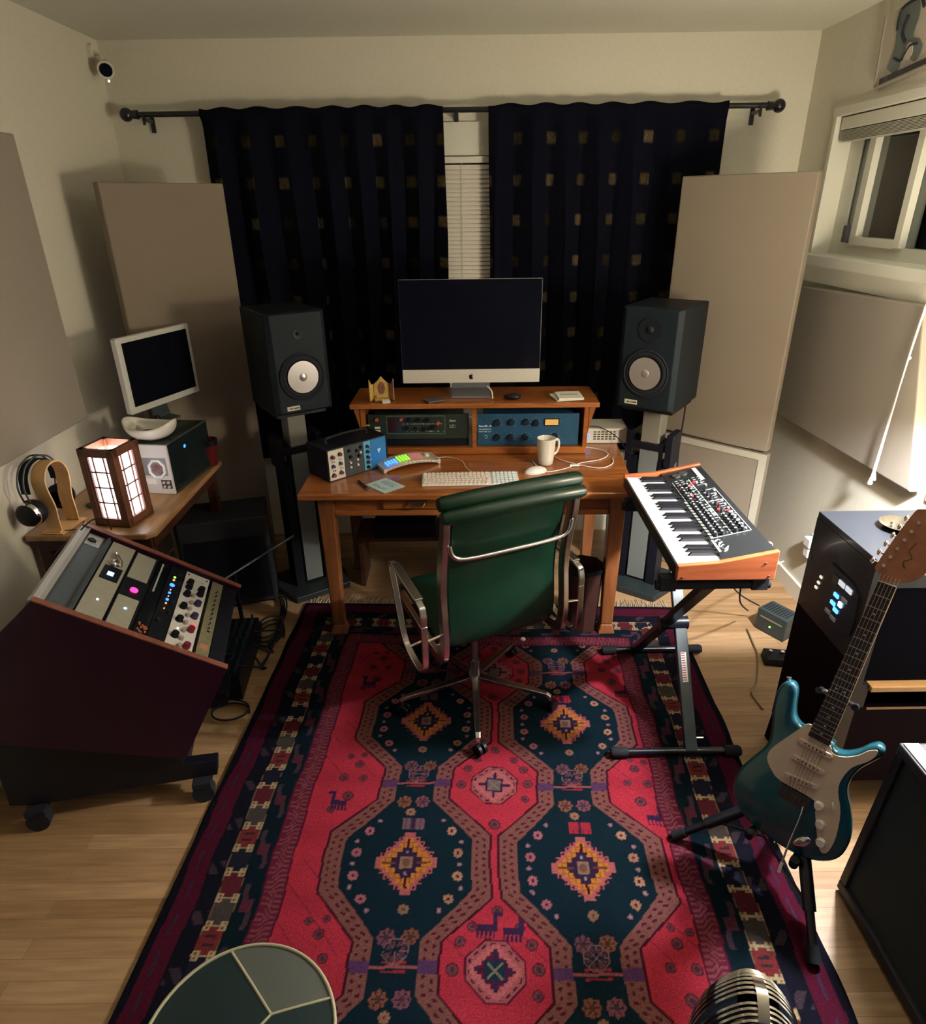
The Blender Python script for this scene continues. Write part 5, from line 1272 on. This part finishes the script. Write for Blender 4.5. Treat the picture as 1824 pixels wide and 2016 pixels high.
# ------------------------------------------------------------------ black hi-fi cabinet at the right
cb = thing('hifi_cabinet', 'black cabinet with maroon lower half and a lit control panel on its left side', 'cabinet', (1.165, 1.615, 0))
gb = mat('satin_black_wood', (.014, .016, .021), .32, coat=.1, spec=.35)
mar_c = mat('cabinet_maroon', (.005, .001, .0045), .6, spec=.06, noise=.1)
CWd, CDp, CH = .515, .335, .95
MB().box(0, CWd, 0, CDp, CH-.022, CH).build('top', gb, cb, bevel=.003)
MB().box(0, .02, 0, CDp, .60, CH-.022).build('side_upper', gb, cb); MB().box(0, .02, 0, CDp, .11, .60).build('side_lower', mar_c, cb)
MB().box(CWd-.02, CWd, 0, CDp, .11, CH-.022).build('right_side', mar_c, cb); MB().box(.02, CWd-.02, CDp-.015, CDp, .11, CH-.022).build('back_panel', mar_c, cb)
MB().box(.02, CWd-.02, 0, CDp-.015, .11, .13).build('bottom', mar_c, cb)
MB().box(.02, CWd-.02, .0, .018, .13, .425).build('lower_door', mar_c, cb, bevel=.002)
MB().box(.095, CWd-.03, -.004, .0, .418, .424).build('door_line', mat('brass_line', (.32, .20, .10), .4), cb)
MB().box(.085, CWd-.02, -.012, .03, .492, .512).build('wood_strip', mat('strip_oak', (.50, .28, .12), .4), cb, bevel=.003)
MB().box(.02, CWd-.02, .02, .03, .512, CH-.03).build('speaker_cloth', mat('speaker_cloth', (.003, .003, .006), .9, spec=.03, bump=.3, nscale=500), cb)
MB().box(.02, .06, -.002, .02, .13, CH-.022).box(.06, CWd-.02, .0, .02, .86, CH-.022).box(.06, .085, 0, .02, .425, .512).build('front_frame', gb, cb)
MB().box(.10, CWd-.03, -.006, .0, .905, .918).build('steel_trim', mat('pale_steel', (.55, .57, .60), .35, metal=.3), cb)
for x, y, sx in ((.0, .03, -1), (.0, CDp-.03, -1), (CWd, .03, 1), (CWd, CDp-.03, 1)):
    i_ = -sx
    MB().hexa([(x + sx*.012, y-.02, 0), (x + sx*.012 + i_*.035, y-.02, 0), (x + sx*.012 + i_*.035, y+.02, 0), (x + sx*.012, y+.02, 0)] if i_ > 0 else [(x + sx*.012 - .035, y-.02, 0), (x + sx*.012, y-.02, 0), (x + sx*.012, y+.02, 0), (x + sx*.012 - .035, y+.02, 0)],
              [(x, y-.025, .11), (x+.05, y-.025, .11), (x+.05, y+.025, .11), (x, y+.025, .11)] if i_ > 0 else [(x-.05, y-.025, .11), (x, y-.025, .11), (x, y+.025, .11), (x-.05, y+.025, .11)]).build('leg', mar_c, cb)
# control plate on the left side face
cpn = MB().prism([(.020, .73), (.030, .81), (.080, .835), (.195, .835), (.245, .80), (.255, .70), (.245, .655), (.19, .64), (.07, .645), (.025, .68)], -.006, .0, 'yz').build('control_plate', mat('control_plate_black', (.008, .012, .018), .25), cb)
def cpl(nm, m, L, a, b, d=.004): return reps(nm, MB().box(-.006-d, -.006, -a, a, -b, b), m, cpn, [(0, y-1.615, z) for y, z in L])
cpl('white_key', led('pale_lit', (.75, .80, .85), .9), [(1.731, .805), (1.692, .807)], .015, .008)
cpl('blue_key', led('blue_lit', (.08, .35, 1.0), 3.0), [(1.743, .757), (1.750, .725), (1.728, .712)], .012, .006)
cpl('bright_key', led('bright_blue_lit', (.35, .65, 1.0), 6.0), [(1.714, .742)], .008, .008)
cpl('grey_key', mat('grey_key', (.42, .45, .52), .4), [(1.700, .766), (1.764, .685), (1.732, .680)], .014, .006)
cpl('small_light', led('cream_lit', (.9, .85, .65), 1.0), [(1.841, .765), (1.847, .741), (1.854, .719)], .006, .004)
cpl('round_dial', mat('dial_olive', (.05, .055, .04), .4), [(1.768, .800)], .014, .014)
MB().box(-.001, 0, .335, .350, .775, .795).build('blue_mark', mat('dim_blue_mark', (.02, .08, .11), .5), cb).location = (0, -.02, 0)
di = thing('metal_dish', 'shallow polished metal dish on top of the black cabinet', 'dish', (1.345, 1.815, .951), 0)
MB().lathe([(0, .004), (.035, .005), (.056, .017), (.058, .017), (.040, .0), (0, 0)], 40).build('dish_body', mat('polished_tin', (.75, .72, .68), .18, metal=1.0), di, smooth=60)
MB().ball((.01, -.005, .010), (.010, .008, .006), 10).ball((-.015, .012, .010), (.007, .009, .005), 10).build('trinket', chrome_m, di, smooth=60)

# ------------------------------------------------------------------ guitar
GR = Matrix(((.7101, .2754, -.6481), (-.7014, .1956, -.6854), (-.0620, .9412, .3320)))
GM = GR.to_4x4(); GM.translation = Vector((.931, 1.352, .350))
gt = thing('electric_guitar', 'blue electric guitar with cream pickguard leaning on its stand', 'electric guitar', mw=GM)
body_o = [(-.030, .200), (-.045, .187), (-.062, .188), (-.079, .205), (-.090, .240), (-.098, .272), (-.112, .288), (-.130, .284), (-.141, .262), (-.143, .230), (-.136, .190), (-.124, .150), (-.115, .112), (-.118, .075), (-.136, .030), (-.154, -.018), (-.159, -.062), (-.147, -.105), (-.112, -.142), (-.060, -.162), (0, -.167), (.058, -.164), (.112, -.146), (.148, -.108), (.158, -.062), (.150, -.015), (.128, .035), (.107, .075), (.102, .110), (.110, .150), (.128, .185), (.142, .212), (.142, .232), (.126, .240), (.108, .225), (.092, .200), (.072, .180), (.052, .170), (.038, .172), (.030, .185)]
bo = [(p.x, p.y) for p in smoothline([(x, y, 0) for x, y in body_o] + [(-.030, .200, 0)], 4)][:-1]
# round the rim: stacked, slightly inset outlines
def inset(pts, d):
    n = len(pts); out = []
    for i in range(n):
        a = Vector(pts[i-1]); b = Vector(pts[(i+1) % n]); t = (b-a); nn = Vector((t.y, -t.x)); 
        if nn.length > 0: nn.normalize()
        out.append((pts[i][0] + nn.x*d, pts[i][1] + nn.y*d))
    return out
def area(p): return sum(p[i][0]*p[(i+1) % len(p)][1] - p[(i+1) % len(p)][0]*p[i][1] for i in range(len(p)))/2
sg = 1 if area(bo) < 0 else -1
MBg = MB(); rings = []
for z, d in ((-.045, .010), (-.042, .004), (-.036, 0), (-.009, 0), (-.003, .004), (0, .010)):
    rings.append([MBg._v((x, y, z)) for x, y in inset(bo, d*sg)])
for A, B in zip(rings, rings[1:]):
    for i in range(len(bo)): MBg.bm.faces.new((A[i], A[(i+1) % len(bo)], B[(i+1) % len(bo)], B[i]))
MBg.bm.faces.new(rings[0][::-1]); MBg.bm.faces.new(rings[-1])
bdy = MBg.build('body', mat('blue_metallic', (.012, .080, .11), .25, metal=.35, coat=.6), gt, smooth=50)
pg = [(-.030, .205), (-.042, .200), (-.060, .165), (-.085, .115), (-.100, .078), (-.098, .050), (-.078, .028), (-.046, .012), (.046, .012), (.060, -.018), (.080, -.062), (.098, -.098), (.112, -.112), (.124, -.098), (.126, -.050), (.112, .020), (.088, .070), (.084, .105), (.094, .150), (.120, .186), (.131, .212), (.128, .226), (.112, .214), (.096, .190), (.074, .170), (.052, .160), (.036, .163), (.030, .175)]
pgs = [(p.x, p.y) for p in smoothline([(x, y, 0) for x, y in pg] + [(-.030, .205, 0)], 3)][:-1]
MB().prism(pgs, .0005, .0035).build('pickguard', mat('cream_pickguard', (.62, .50, .40), .4), gt, smooth=20)
pk = mat('pickup_cover', (.60, .46, .40), .4)
for y, r_ in ((.150, 0), (.098, 0), (.044, 9)):
    p = MB(); p.M = Matrix.Translation((0, y, .0035)) @ Matrix.Rotation(R(r_), 4, 'Z')
    p.prism([(-.042, -.008), (.042, -.008), (.045, 0), (.042, .008), (-.042, .008), (-.045, 0)], 0, .007); pkp = p.build('pickup', pk, gt, bevel=.002)
    for i in range(6):
        q = MB(); q.M = p.M if False else Matrix.Translation((0, y, .0035)) @ Matrix.Rotation(R(r_), 4, 'Z'); q.cyl((-.026 + i*.0105, 0, .007), (-.026 + i*.0105, 0, .0078), .0023, n=8)
        q.build('pole_piece', mat('pole_dark', (.05, .04, .04), .4, metal=.5), pkp)
reps('control_knob', MB().cyl((0, 0, 0), (0, 0, .012), .013, .010, 20), mat('knob_cream', (.78, .74, .70), .35), gt, [(.062, .006, .0035), (.082, -.040, .0035), (.100, -.086, .0035)], smooth=40)
MB().hexa([(.086, .034, .0035), (.094, .020, .0035), (.097, .022, .0035), (.089, .036, .0035)], [(.088, .034, .016), (.094, .022, .016), (.096, .023, .016), (.090, .035, .016)]).build('selector_switch', mat('knob_cream', (.78, .74, .70), .35), gt)
MB().box(-.040, .040, -.030, .008, .001, .006).build('bridge_plate', mat('dull_bridge_steel', (.10, .09, .09), .35, metal=.9), gt, bevel=.001)
reps('saddle', MB().box(-.0045, .0045, -.020, .004, .006, .012), mat('dull_bridge_steel', (.10, .09, .09), .35, metal=.9), gt, [(-.0265 + i*.0106, 0, 0) for i in range(6)])
j = MB(); j.M = Matrix.Translation((.060, -.118, .0)) @ Matrix.Rotation(R(-38), 4, 'Z'); j.ball((0, 0, .001), (.014, .028, .005), 18).cyl((0, 0, .003), (0, 0, .008), .006, n=12); j.build('jack_plate', chrome_m, gt, smooth=60)
MB().tube(smoothline([(.030, -.018, .010), (.034, -.05, .022), (.036, -.12, .034), (.040, -.185, .040)], 6), .0028, 8).build('tremolo_arm', chrome_m, gt, smooth=60)
MB().cyl((.040, -.185, .040), (.042, -.215, .041), .0045, n=10).build('arm_tip', mat('knob_cream', (.78, .74, .70), .35), gt, smooth=40)
for p0, p1 in (((-.127, .283, -.022), (-.131, .294, -.022)), ((0, -.166, -.022), (0, -.176, -.022))): MB().cyl(p0, p1, .004, .007, 12).build('strap_button', chrome_m, gt, smooth=40)
nk = MB().hexa([(-.028, .178, -.012), (.028, .178, -.012), (.028, .178, .006), (-.028, .178, .006)], [(-.021, .648, -.012), (.021, .648, -.012), (.021, .648, .006), (-.021, .648, .006)]).build('neck', mat('maple_neck', (.34, .18, .08), .35, coat=.2), gt, bevel=.004)
fb = MB().hexa([(-.028, .176, .006), (.028, .176, .006), (.028, .176, .011), (-.028, .176, .011)], [(-.021, .648, .006), (.021, .648, .006), (.021, .648, .011), (-.021, .648, .011)]).build('fretboard', mat('rosewood', (.022, .012, .014), .4), gt)
def nwid(y): return .021 + (.648-y)/.470*.007
fr_ = MB()
for k in range(22):
    y = .648*2**(-k/12); w = nwid(y)
    m1 = MB(); m1.box(-w, w, y-.0009, y+.0009, .011, .0122); m1.build('fret', mat('fret_wire', (.45, .40, .36), .3, metal=.9) if k else mat('bone_nut', (.7, .6, .45), .4), fb)
dts = [ (0, .648*(2**(-(a_-.5)/12))) for a_ in (3, 5, 7, 9, 15, 17, 19, 21)] + [(-.01, .648*2**(-11.5/12)), (.01, .648*2**(-11.5/12))]
reps('inlay_dot', MB().cyl((0, 0, .011), (0, 0, .0113), .003, n=10), mat('inlay', (.45, .42, .38), .4), fb, [(x, y, 0) for x, y in dts])
reps('string', MB().cyl((0, 0, .0135), (0, .672, .0135), .0005, n=4), mat('string_steel', (.35, .32, .30), .3, metal=1), gt, [(-.0215 + i*.0086, -.002, 0) for i in range(6)])
hd_o = [(-.021, .646), (-.024, .662), (-.038, .672), (-.041, .685), (-.028, .760), (-.010, .842), (.002, .855), (.032, .862), (.062, .850), (.076, .826), (.070, .802), (.054, .790), (.051, .776), (.060, .750), (.066, .722), (.063, .696), (.046, .673), (.021, .658)]
hds = [(p.x, p.y) for p in smoothline([(x, y, 0) for x, y in hd_o] + [(-.021, .646, 0)], 3)][:-1]
hd = MB().prism(hds, -.014, .000).build('headstock', mat('maple_headstock', (.30, .115, .060), .35, coat=.25, noise=.15, nscale=30), gt, smooth=25)
for i in range(6):
    y = .690 + i*.0262; x = -.024 + i*.0066
    t_ = MB().cyl((x, y, .0), (x, y, .010), .0045, n=12).build('tuner_post', chrome_m, hd, smooth=40)
    MB().box(x-.012, x+.008, y-.009, y+.009, -.024, -.014).cyl((x-.010, y, -.019), (x-.026, y, -.019), .0025, n=8).build('tuner_case', chrome_m, t_)
    MB().ball((x-.031, y, -.019), (.0055, .0095, .0075), 12).build('tuner_button', chrome_m, t_, smooth=60)
g = MB(); glyphs(g, .0, .03, 0, .006, 0, random.Random(1), 'xy')
g = MB(); g.tube(smoothline([(.020, .70, .0006), (.012, .715, .0006), (.026, .73, .0006), (.014, .745, .0006), (.022, .77, .0006)], 5), .0013, 5).build('headstock_script', mat('script_dark', (.06, .03, .02), .5), hd)

gs = thing('guitar_stand', 'black tubular tripod stand holding the blue guitar', 'guitar stand', (0, 0, 0))
H = Vector((.985, 1.425, .285))
MB().cyl(H + Vector((0, 0, -.04)), H + Vector((0, 0, .04)), .026, n=18).build('hub', bmt, gs, smooth=40)
for tip, bend in (((.665, 1.482, .022), None), ((.923, 1.085, .022), None), ((1.10, 1.575, .022), None)):
    tip = Vector(tip); mid = H.lerp(tip, .72)
    l = MB().tube([H + (tip-H).normalized()*.015, mid], [.0175, .0175], 14).tube([mid - (tip-H)*.02, tip], [.0125, .0115], 12).build('leg', bmt, gs, smooth=40)
    MB().tube([tip + (H-tip)*.10, tip], [.0155, .0175], 12).build('rubber_tip', rubber_m, l, smooth=40)
top = GM @ Vector((0, .30, -.070))
MB().tube([H, GM @ Vector((0, .02, -.085)), top], .0105, 12).build('pole', bmt, gs, smooth=40)
for s in (-1, 1):
    pts = [H, GM @ Vector((s*.05, -.13, -.075)), GM @ Vector((s*.062, -.186, -.055)), GM @ Vector((s*.064, -.186, .012)), GM @ Vector((s*.064, -.165, .022))]
    am = MB().tube(pts, .006, 10).build('cradle_arm', bmt, gs, smooth=50)
    MB().tube(pts[2:], .0125, 12).build('foam_sleeve', rubber_m, am, smooth=50)
hg = MB().tube([top, top + (GR @ Vector((0, 0, 1)))*.025], .008, 10)
hg.tube([GM @ Vector((-.045, .30, -.03)), GM @ Vector((-.02, .295, -.045)), GM @ Vector((.02, .295, -.045)), GM @ Vector((.045, .30, -.03))], .0075, 10)
for s in (-1, 1): hg.tube([GM @ Vector((s*.045, .30, -.03)), GM @ Vector((s*.046, .31, .02))], .009, 10)
hg.build('neck_yoke', bmt, gs, smooth=50)
MB().tube([Vector((.77, 1.46, .115)), Vector((.90, 1.40, .12))], .004, 8).tube([Vector((.90, 1.41, .12)), Vector((.94, 1.20, .10))], .004, 8).build('spreader', bmt, gs, smooth=40)

# ------------------------------------------------------------------ small amplifier at the lower right
am_ = thing('guitar_amplifier', 'black guitar amplifier with dark green grille at the lower right corner', 'guitar amplifier', (1.10, 1.30, .0), 0)
def tilt(z): return .040*z/.575
D0, W0, H0 = .24, .57, .575
tol = mat('amp_tolex', (.010, .010, .018), .6, bump=.3, nscale=250)
def hx(x0, x1, y0, y1, z0, z1, mb=None):
    mb = mb or MB(); a, b = tilt(z0), tilt(z1)
    return mb.hexa([(x0+a, y0, z0), (x1+a, y0, z0), (x1+a, y1, z0), (x0+a, y1, z0)], [(x0+b, y0, z1), (x1+b, y0, z1), (x1+b, y1, z1), (x0+b, y1, z1)])
hx(.03, D0, -W0, .012, .012, H0).build('cabinet', tol, am_, bevel=.008)
f = MB(); hx(0, .03, -W0, .012, .012, .045, f); hx(0, .03, -W0, .012, H0-.03, H0, f); hx(0, .03, -.016, .012, .045, H0-.03, f); hx(0, .03, -W0, -W0+.028, .045, H0-.03, f)
f.build('front_frame', tol, am_, bevel=.004)
hx(.012, .03, -W0+.028, -.016, .045, H0-.03).build('grille_cloth', mat('teal_grille', (.012, .022, .028), .9, noise=.1, nscale=300, bump=.3), am_)
MB().box(.046, .085, -W0+.02, .004, H0, H0+.004).build('top_lit_strip', mat('lit_strip_grey', (.28, .28, .27), .5), am_)  # grey strip paints the lamp light along the amplifier's top edge
MB().tube(smoothline([(.17, -.40, H0), (.17, -.38, H0+.02), (.17, -.20, H0+.02), (.17, -.18, H0)], 4), .008, 8).build('handle', rubber_m, am_, smooth=50)
for x, y in ((.03, -.03), (.2, -.03), (.03, -W0+.04), (.2, -W0+.04)): MB().cyl((x, y, 0), (x, y, .014), .014, n=12).build('foot', rubber_m, am_)
pd_ = thing('effects_pedal', 'teal metal effects pedal on top of the lower right amplifier', 'effects pedal', (1.195, 1.215, .580), R(-8))
MB().hexa([(0, 0, 0), (.075, 0, 0), (.075, .085, 0), (0, .085, 0)], [(.002, .002, .045), (.073, .002, .045), (.073, .083, .055), (.002, .083, .055)]).build('case', mat('teal_metal', (.05, .28, .33), .25, metal=.5), pd_, bevel=.003)
MB().cyl((.02, .060, .05), (.02, .060, .062), .007, n=12).cyl((.055, .060, .05), (.055, .060, .062), .007, n=12).build('knob', chrome_m, pd_, smooth=40)
MB().cyl((-.006, .03, .03), (.002, .03, .03), .006, n=10).build('jack_nut', chrome_m, pd_, smooth=40)

# ------------------------------------------------------------------ poster, stool, microphone, off-frame lamp
ps_ = thing('framed_poster', 'framed graphic print high on the right wall above the window', 'poster', (XR - .004, 3.152, 2.285), rot=(R(-5), 0, 0))
PWd, PHt = .55, .245
MB().box(-.012, .002, -PWd, 0, .0, PHt).build('print', mat('print_cream', (.50, .44, .36), .6), ps_)
MB().box(-.018, .002, -PWd, -.028, 0, .022).build('dark_band', mat('band_navy', (.008, .010, .022), .4), ps_)
MB().box(-.0185, .002, -.085, -.055, .002, .020).build('band_label', mat('band_grey', (.06, .07, .09), .5), ps_)
MB().box(-.020, .002, 0, .006, 0, PHt).box(-.020, .002, -PWd, 0, -.006, 0).build('frame_edge', mat('frame_taupe', (.30, .26, .21), .6), ps_)
g = MB(); g.prism([(p.x, p.y) for p in smoothline([(-.06, .05, 0), (-.09, .11, 0), (-.085, .19, 0), (-.11, .235, 0), (-.19, .235, 0), (-.215, .18, 0), (-.20, .12, 0), (-.24, .10, 0), (-.27, .06, 0), (-.23, .03, 0), (-.17, .075, 0), (-.14, .03, 0), (-.10, .025, 0)], 4)], -.0150, -.012, 'yz').build('grey_shape', mat('print_grey', (.13, .15, .14), .6), ps_)
g = MB(); g.tube(smoothline([(-.014, -.088, .17), (-.014, -.10, .235), (-.014, -.20, .238), (-.014, -.235, .20)], 5), .0065, 6)
g.tube(smoothline([(-.015, -.15, .20), (-.015, -.13, .15), (-.015, -.16, .11)], 4), .008, 6); g.tube(smoothline([(-.015, -.10, .075), (-.015, -.15, .055), (-.015, -.19, .09), (-.015, -.24, .085)], 5), .0045, 6)
g.build('dark_stroke', mat('print_navy', (.010, .014, .030), .6), ps_)
g = MB().prism([(p.x, p.y) for p in smoothline([(-.165, .055, 0), (-.175, .10, 0), (-.205, .095, 0), (-.215, .06, 0), (-.19, .045, 0)], 4)], -.0162, -.0150, 'yz').build('light_shape', mat('print_light', (.55, .48, .40), .6), ps_)

po = thing('round_stool', 'round drum stool with teal and grey panels and pale piping at the bottom edge', 'stool', (-.435, .705, 0), 0)
RP, ZP = .182, .46
teal = mat('teal_vinyl', (.002, .016, .022), .45, bump=.1, nscale=60); greyv = mat('grey_vinyl', (.075, .085, .078), .5, bump=.1, nscale=60)
pip = mat('pale_piping', (.42, .40, .27), .5)
MB().lathe([(RP-.01, .01), (RP, .03), (RP+.004, .22), (RP, ZP-.035), (RP-.002, ZP-.012), (RP-.008, ZP-.006), (0, ZP-.008)], 64).build('drum', teal, po, smooth=50)
J = Vector((.053, .042))
an = [math.atan2(.169, -.064), math.atan2(.076, .166), math.atan2(-.15, -.10)]
def rimp(a_): return Vector((math.cos(a_)*(RP-.004), math.sin(a_)*(RP-.004)))
def wedge(a0, a1, m):
    n = 24; mb = MB(); pts = [rimp(a0 + (a1-a0)*k/n) for k in range(n+1)]
    rows = []
    for p in pts:
        rows.append([(J.x + (p.x-J.x)*t, J.y + (p.y-J.y)*t, ZP + .010*(1 - ((J.x + (p.x-J.x)*t)**2 + (J.y + (p.y-J.y)*t)**2)/RP**2) - .004) for t in (0, .2, .4, .6, .8, 1.0)])
    mb.grid(rows); bmesh.ops.remove_doubles(mb.bm, verts=mb.bm.verts, dist=.0003)
    return mb.build('seat_panel', m, po, smooth=60)
wedge(an[1], an[0], greyv); wedge(an[0], an[2] + 2*PI, teal); wedge(an[2], an[1], teal)
g = MB(); g.tube([(math.cos(t*PI/32)*(RP-.002), math.sin(t*PI/32)*(RP-.002), ZP-.003) for t in range(64)], .0036, 8, closed=True)
g.build('rim_piping', pip, po, smooth=60)
g = MB()
for a_ in an:
    p = rimp(a_); g.tube([(J.x + (p.x-J.x)*t, J.y + (p.y-J.y)*t, ZP + .010*(1 - ((J.x + (p.x-J.x)*t)**2 + (J.y + (p.y-J.y)*t)**2)/RP**2) - .004) for t in (0, .25, .5, .75, 1.0)], .0028, 8)
g.build('seam_piping', pip, po, smooth=60)

mk = thing('vintage_microphone', 'chrome ribbed vintage style microphone with blue inside, at the bottom edge', 'microphone', (.262, .352, 1.030), R(76))
# shell: rounded slab, wide in x, ribs across
def mic_r(z):   # half sizes at height z
    t = max(0, (z - .095)/.090); k = math.sqrt(max(0, 1 - t**2.3)); return k
rib = MB(); NZ = 11
blue_f = mat('blue_foam', (.010, .05, .14), .8, bump=.3, nscale=300)
core = MB(); rows = []
for i in range(15):
    z = .012 + .166*i/14; k = mic_r(z); rows.append([(.036*k*math.copysign(abs(math.cos(a_))**.7, math.cos(a_)), .044*k*math.copysign(abs(math.sin(a_))**.8, math.sin(a_)), z) for a_ in [2*PI*q/28 for q in range(29)]])
core.grid(rows); bmesh.ops.remove_doubles(core.bm, verts=core.bm.verts, dist=.0001); core.build('foam_core', blue_f, mk, smooth=60)
for i in range(17):
    x = -.036 + .072*i/16
    if abs(x) < .004: continue
    kx = math.sqrt(max(0, 1 - (abs(x)/.0425)**3.0))
    pts = [(x, -.050*kx, .012), (x, -.050*kx, .08), (x, -.047*kx, .12), (x, -.036*kx, .155*(.8+.2*kx)), (x, -.016*kx, .182*(.75+.25*kx)), (x, 0, .188*(.75+.25*kx)), (x, .016*kx, .182*(.75+.25*kx)), (x, .036*kx, .155*(.8+.2*kx)), (x, .047*kx, .12), (x, .050*kx, .08), (x, .050*kx, .012)]
    MB().strip(smoothline(pts, 3), .0022, .0045, axis=(1, 0, 0)).build('grille_rib', chrome_m, mk, smooth=50)
bd_ = smoothline([(-.046, 0, .0), (-.048, 0, .08), (-.0455, 0, .125), (-.034, 0, .168), (0, 0, .1955), (.034, 0, .168), (.0455, 0, .125), (.048, 0, .08), (.046, 0, .0)], 4)
MB().strip(bd_, .010, .005, axis=(0, 1, 0)).build('side_band', chrome_m, mk, smooth=50)
0 and MB().strip(smoothline([(0, -.053, .0), (0, -.053, .08), (0, -.049, .125), (0, -.036, .165), (0, 0, .192), (0, .036, .165), (0, .049, .125), (0, .053, .08), (0, .053, 0)], 4), .009, .004, axis=(1, 0, 0)).build('centre_band', chrome_m, mk, smooth=50)
for z, k in ((.06, 1.0), (.10, .99)): MB().tube([(.0445*k*math.cos(q*PI/16), .0515*k*math.sin(q*PI/16), z) for q in range(32)], .002, 6, closed=True).build('cross_band', chrome_m, mk, smooth=50)
MB().lathe([(.040, .0), (.043, .006), (.043, .014), (.030, .016), (0, .016)], 32).lathe([(.018, -.03), (.02, -.005), (.036, .0)], 24).build('base_collar', chrome_m, mk, smooth=50)
mstd = thing('microphone_stand', 'black round based stand carrying the ribbed microphone', 'microphone stand', (.262, .352, 0))
MB().lathe([(.13, .012), (.13, .026), (.03, .036), (0, .036)], 36).build('base', blackmetal_m, mstd, smooth=40)
MB().cyl((0, 0, .03), (0, 0, 1.001), .009, n=14).build('pole', chrome_m, mstd, smooth=40)

lp_ = thing('table_lamp', 'table lamp with a lit drum shade standing on the black cabinet', 'table lamp', (LAMP.x, LAMP.y, .951))
MB().lathe([(.065, 0), (.07, .008), (.06, .02), (.03, .03), (.042, .08), (.05, .14), (.038, .21), (.014, .26), (.010, .34), (0, .34)], 36).build('base', mat('lamp_base_cream', (.6, .58, .5), .35), lp_, smooth=40)
MB().cyl((0, 0, .33), (0, 0, .385), .016, n=16).build('socket', white_m, lp_, smooth=40)
shade = bpy.data.materials.new('lit_shade'); shade.use_nodes = True
b = shade.node_tree.nodes['Principled BSDF']; b.inputs['Base Color'].default_value = (.30, .25, .18, 1); b.inputs['Emission Color'].default_value = (1, .87, .64, 1); b.inputs['Emission Strength'].default_value = SHADE_E
MB().lathe([(.150, .385), (.085, .60)], 48, cap0=False, cap1=False).build('lamp_shade', shade, lp_, smooth=60)
MB().cyl((-.087, 0, .59), (.087, 0, .59), .002, n=6).cyl((0, -.087, .59), (0, .087, .59), .002, n=6).build('shade_spider', chrome_m, lp_)
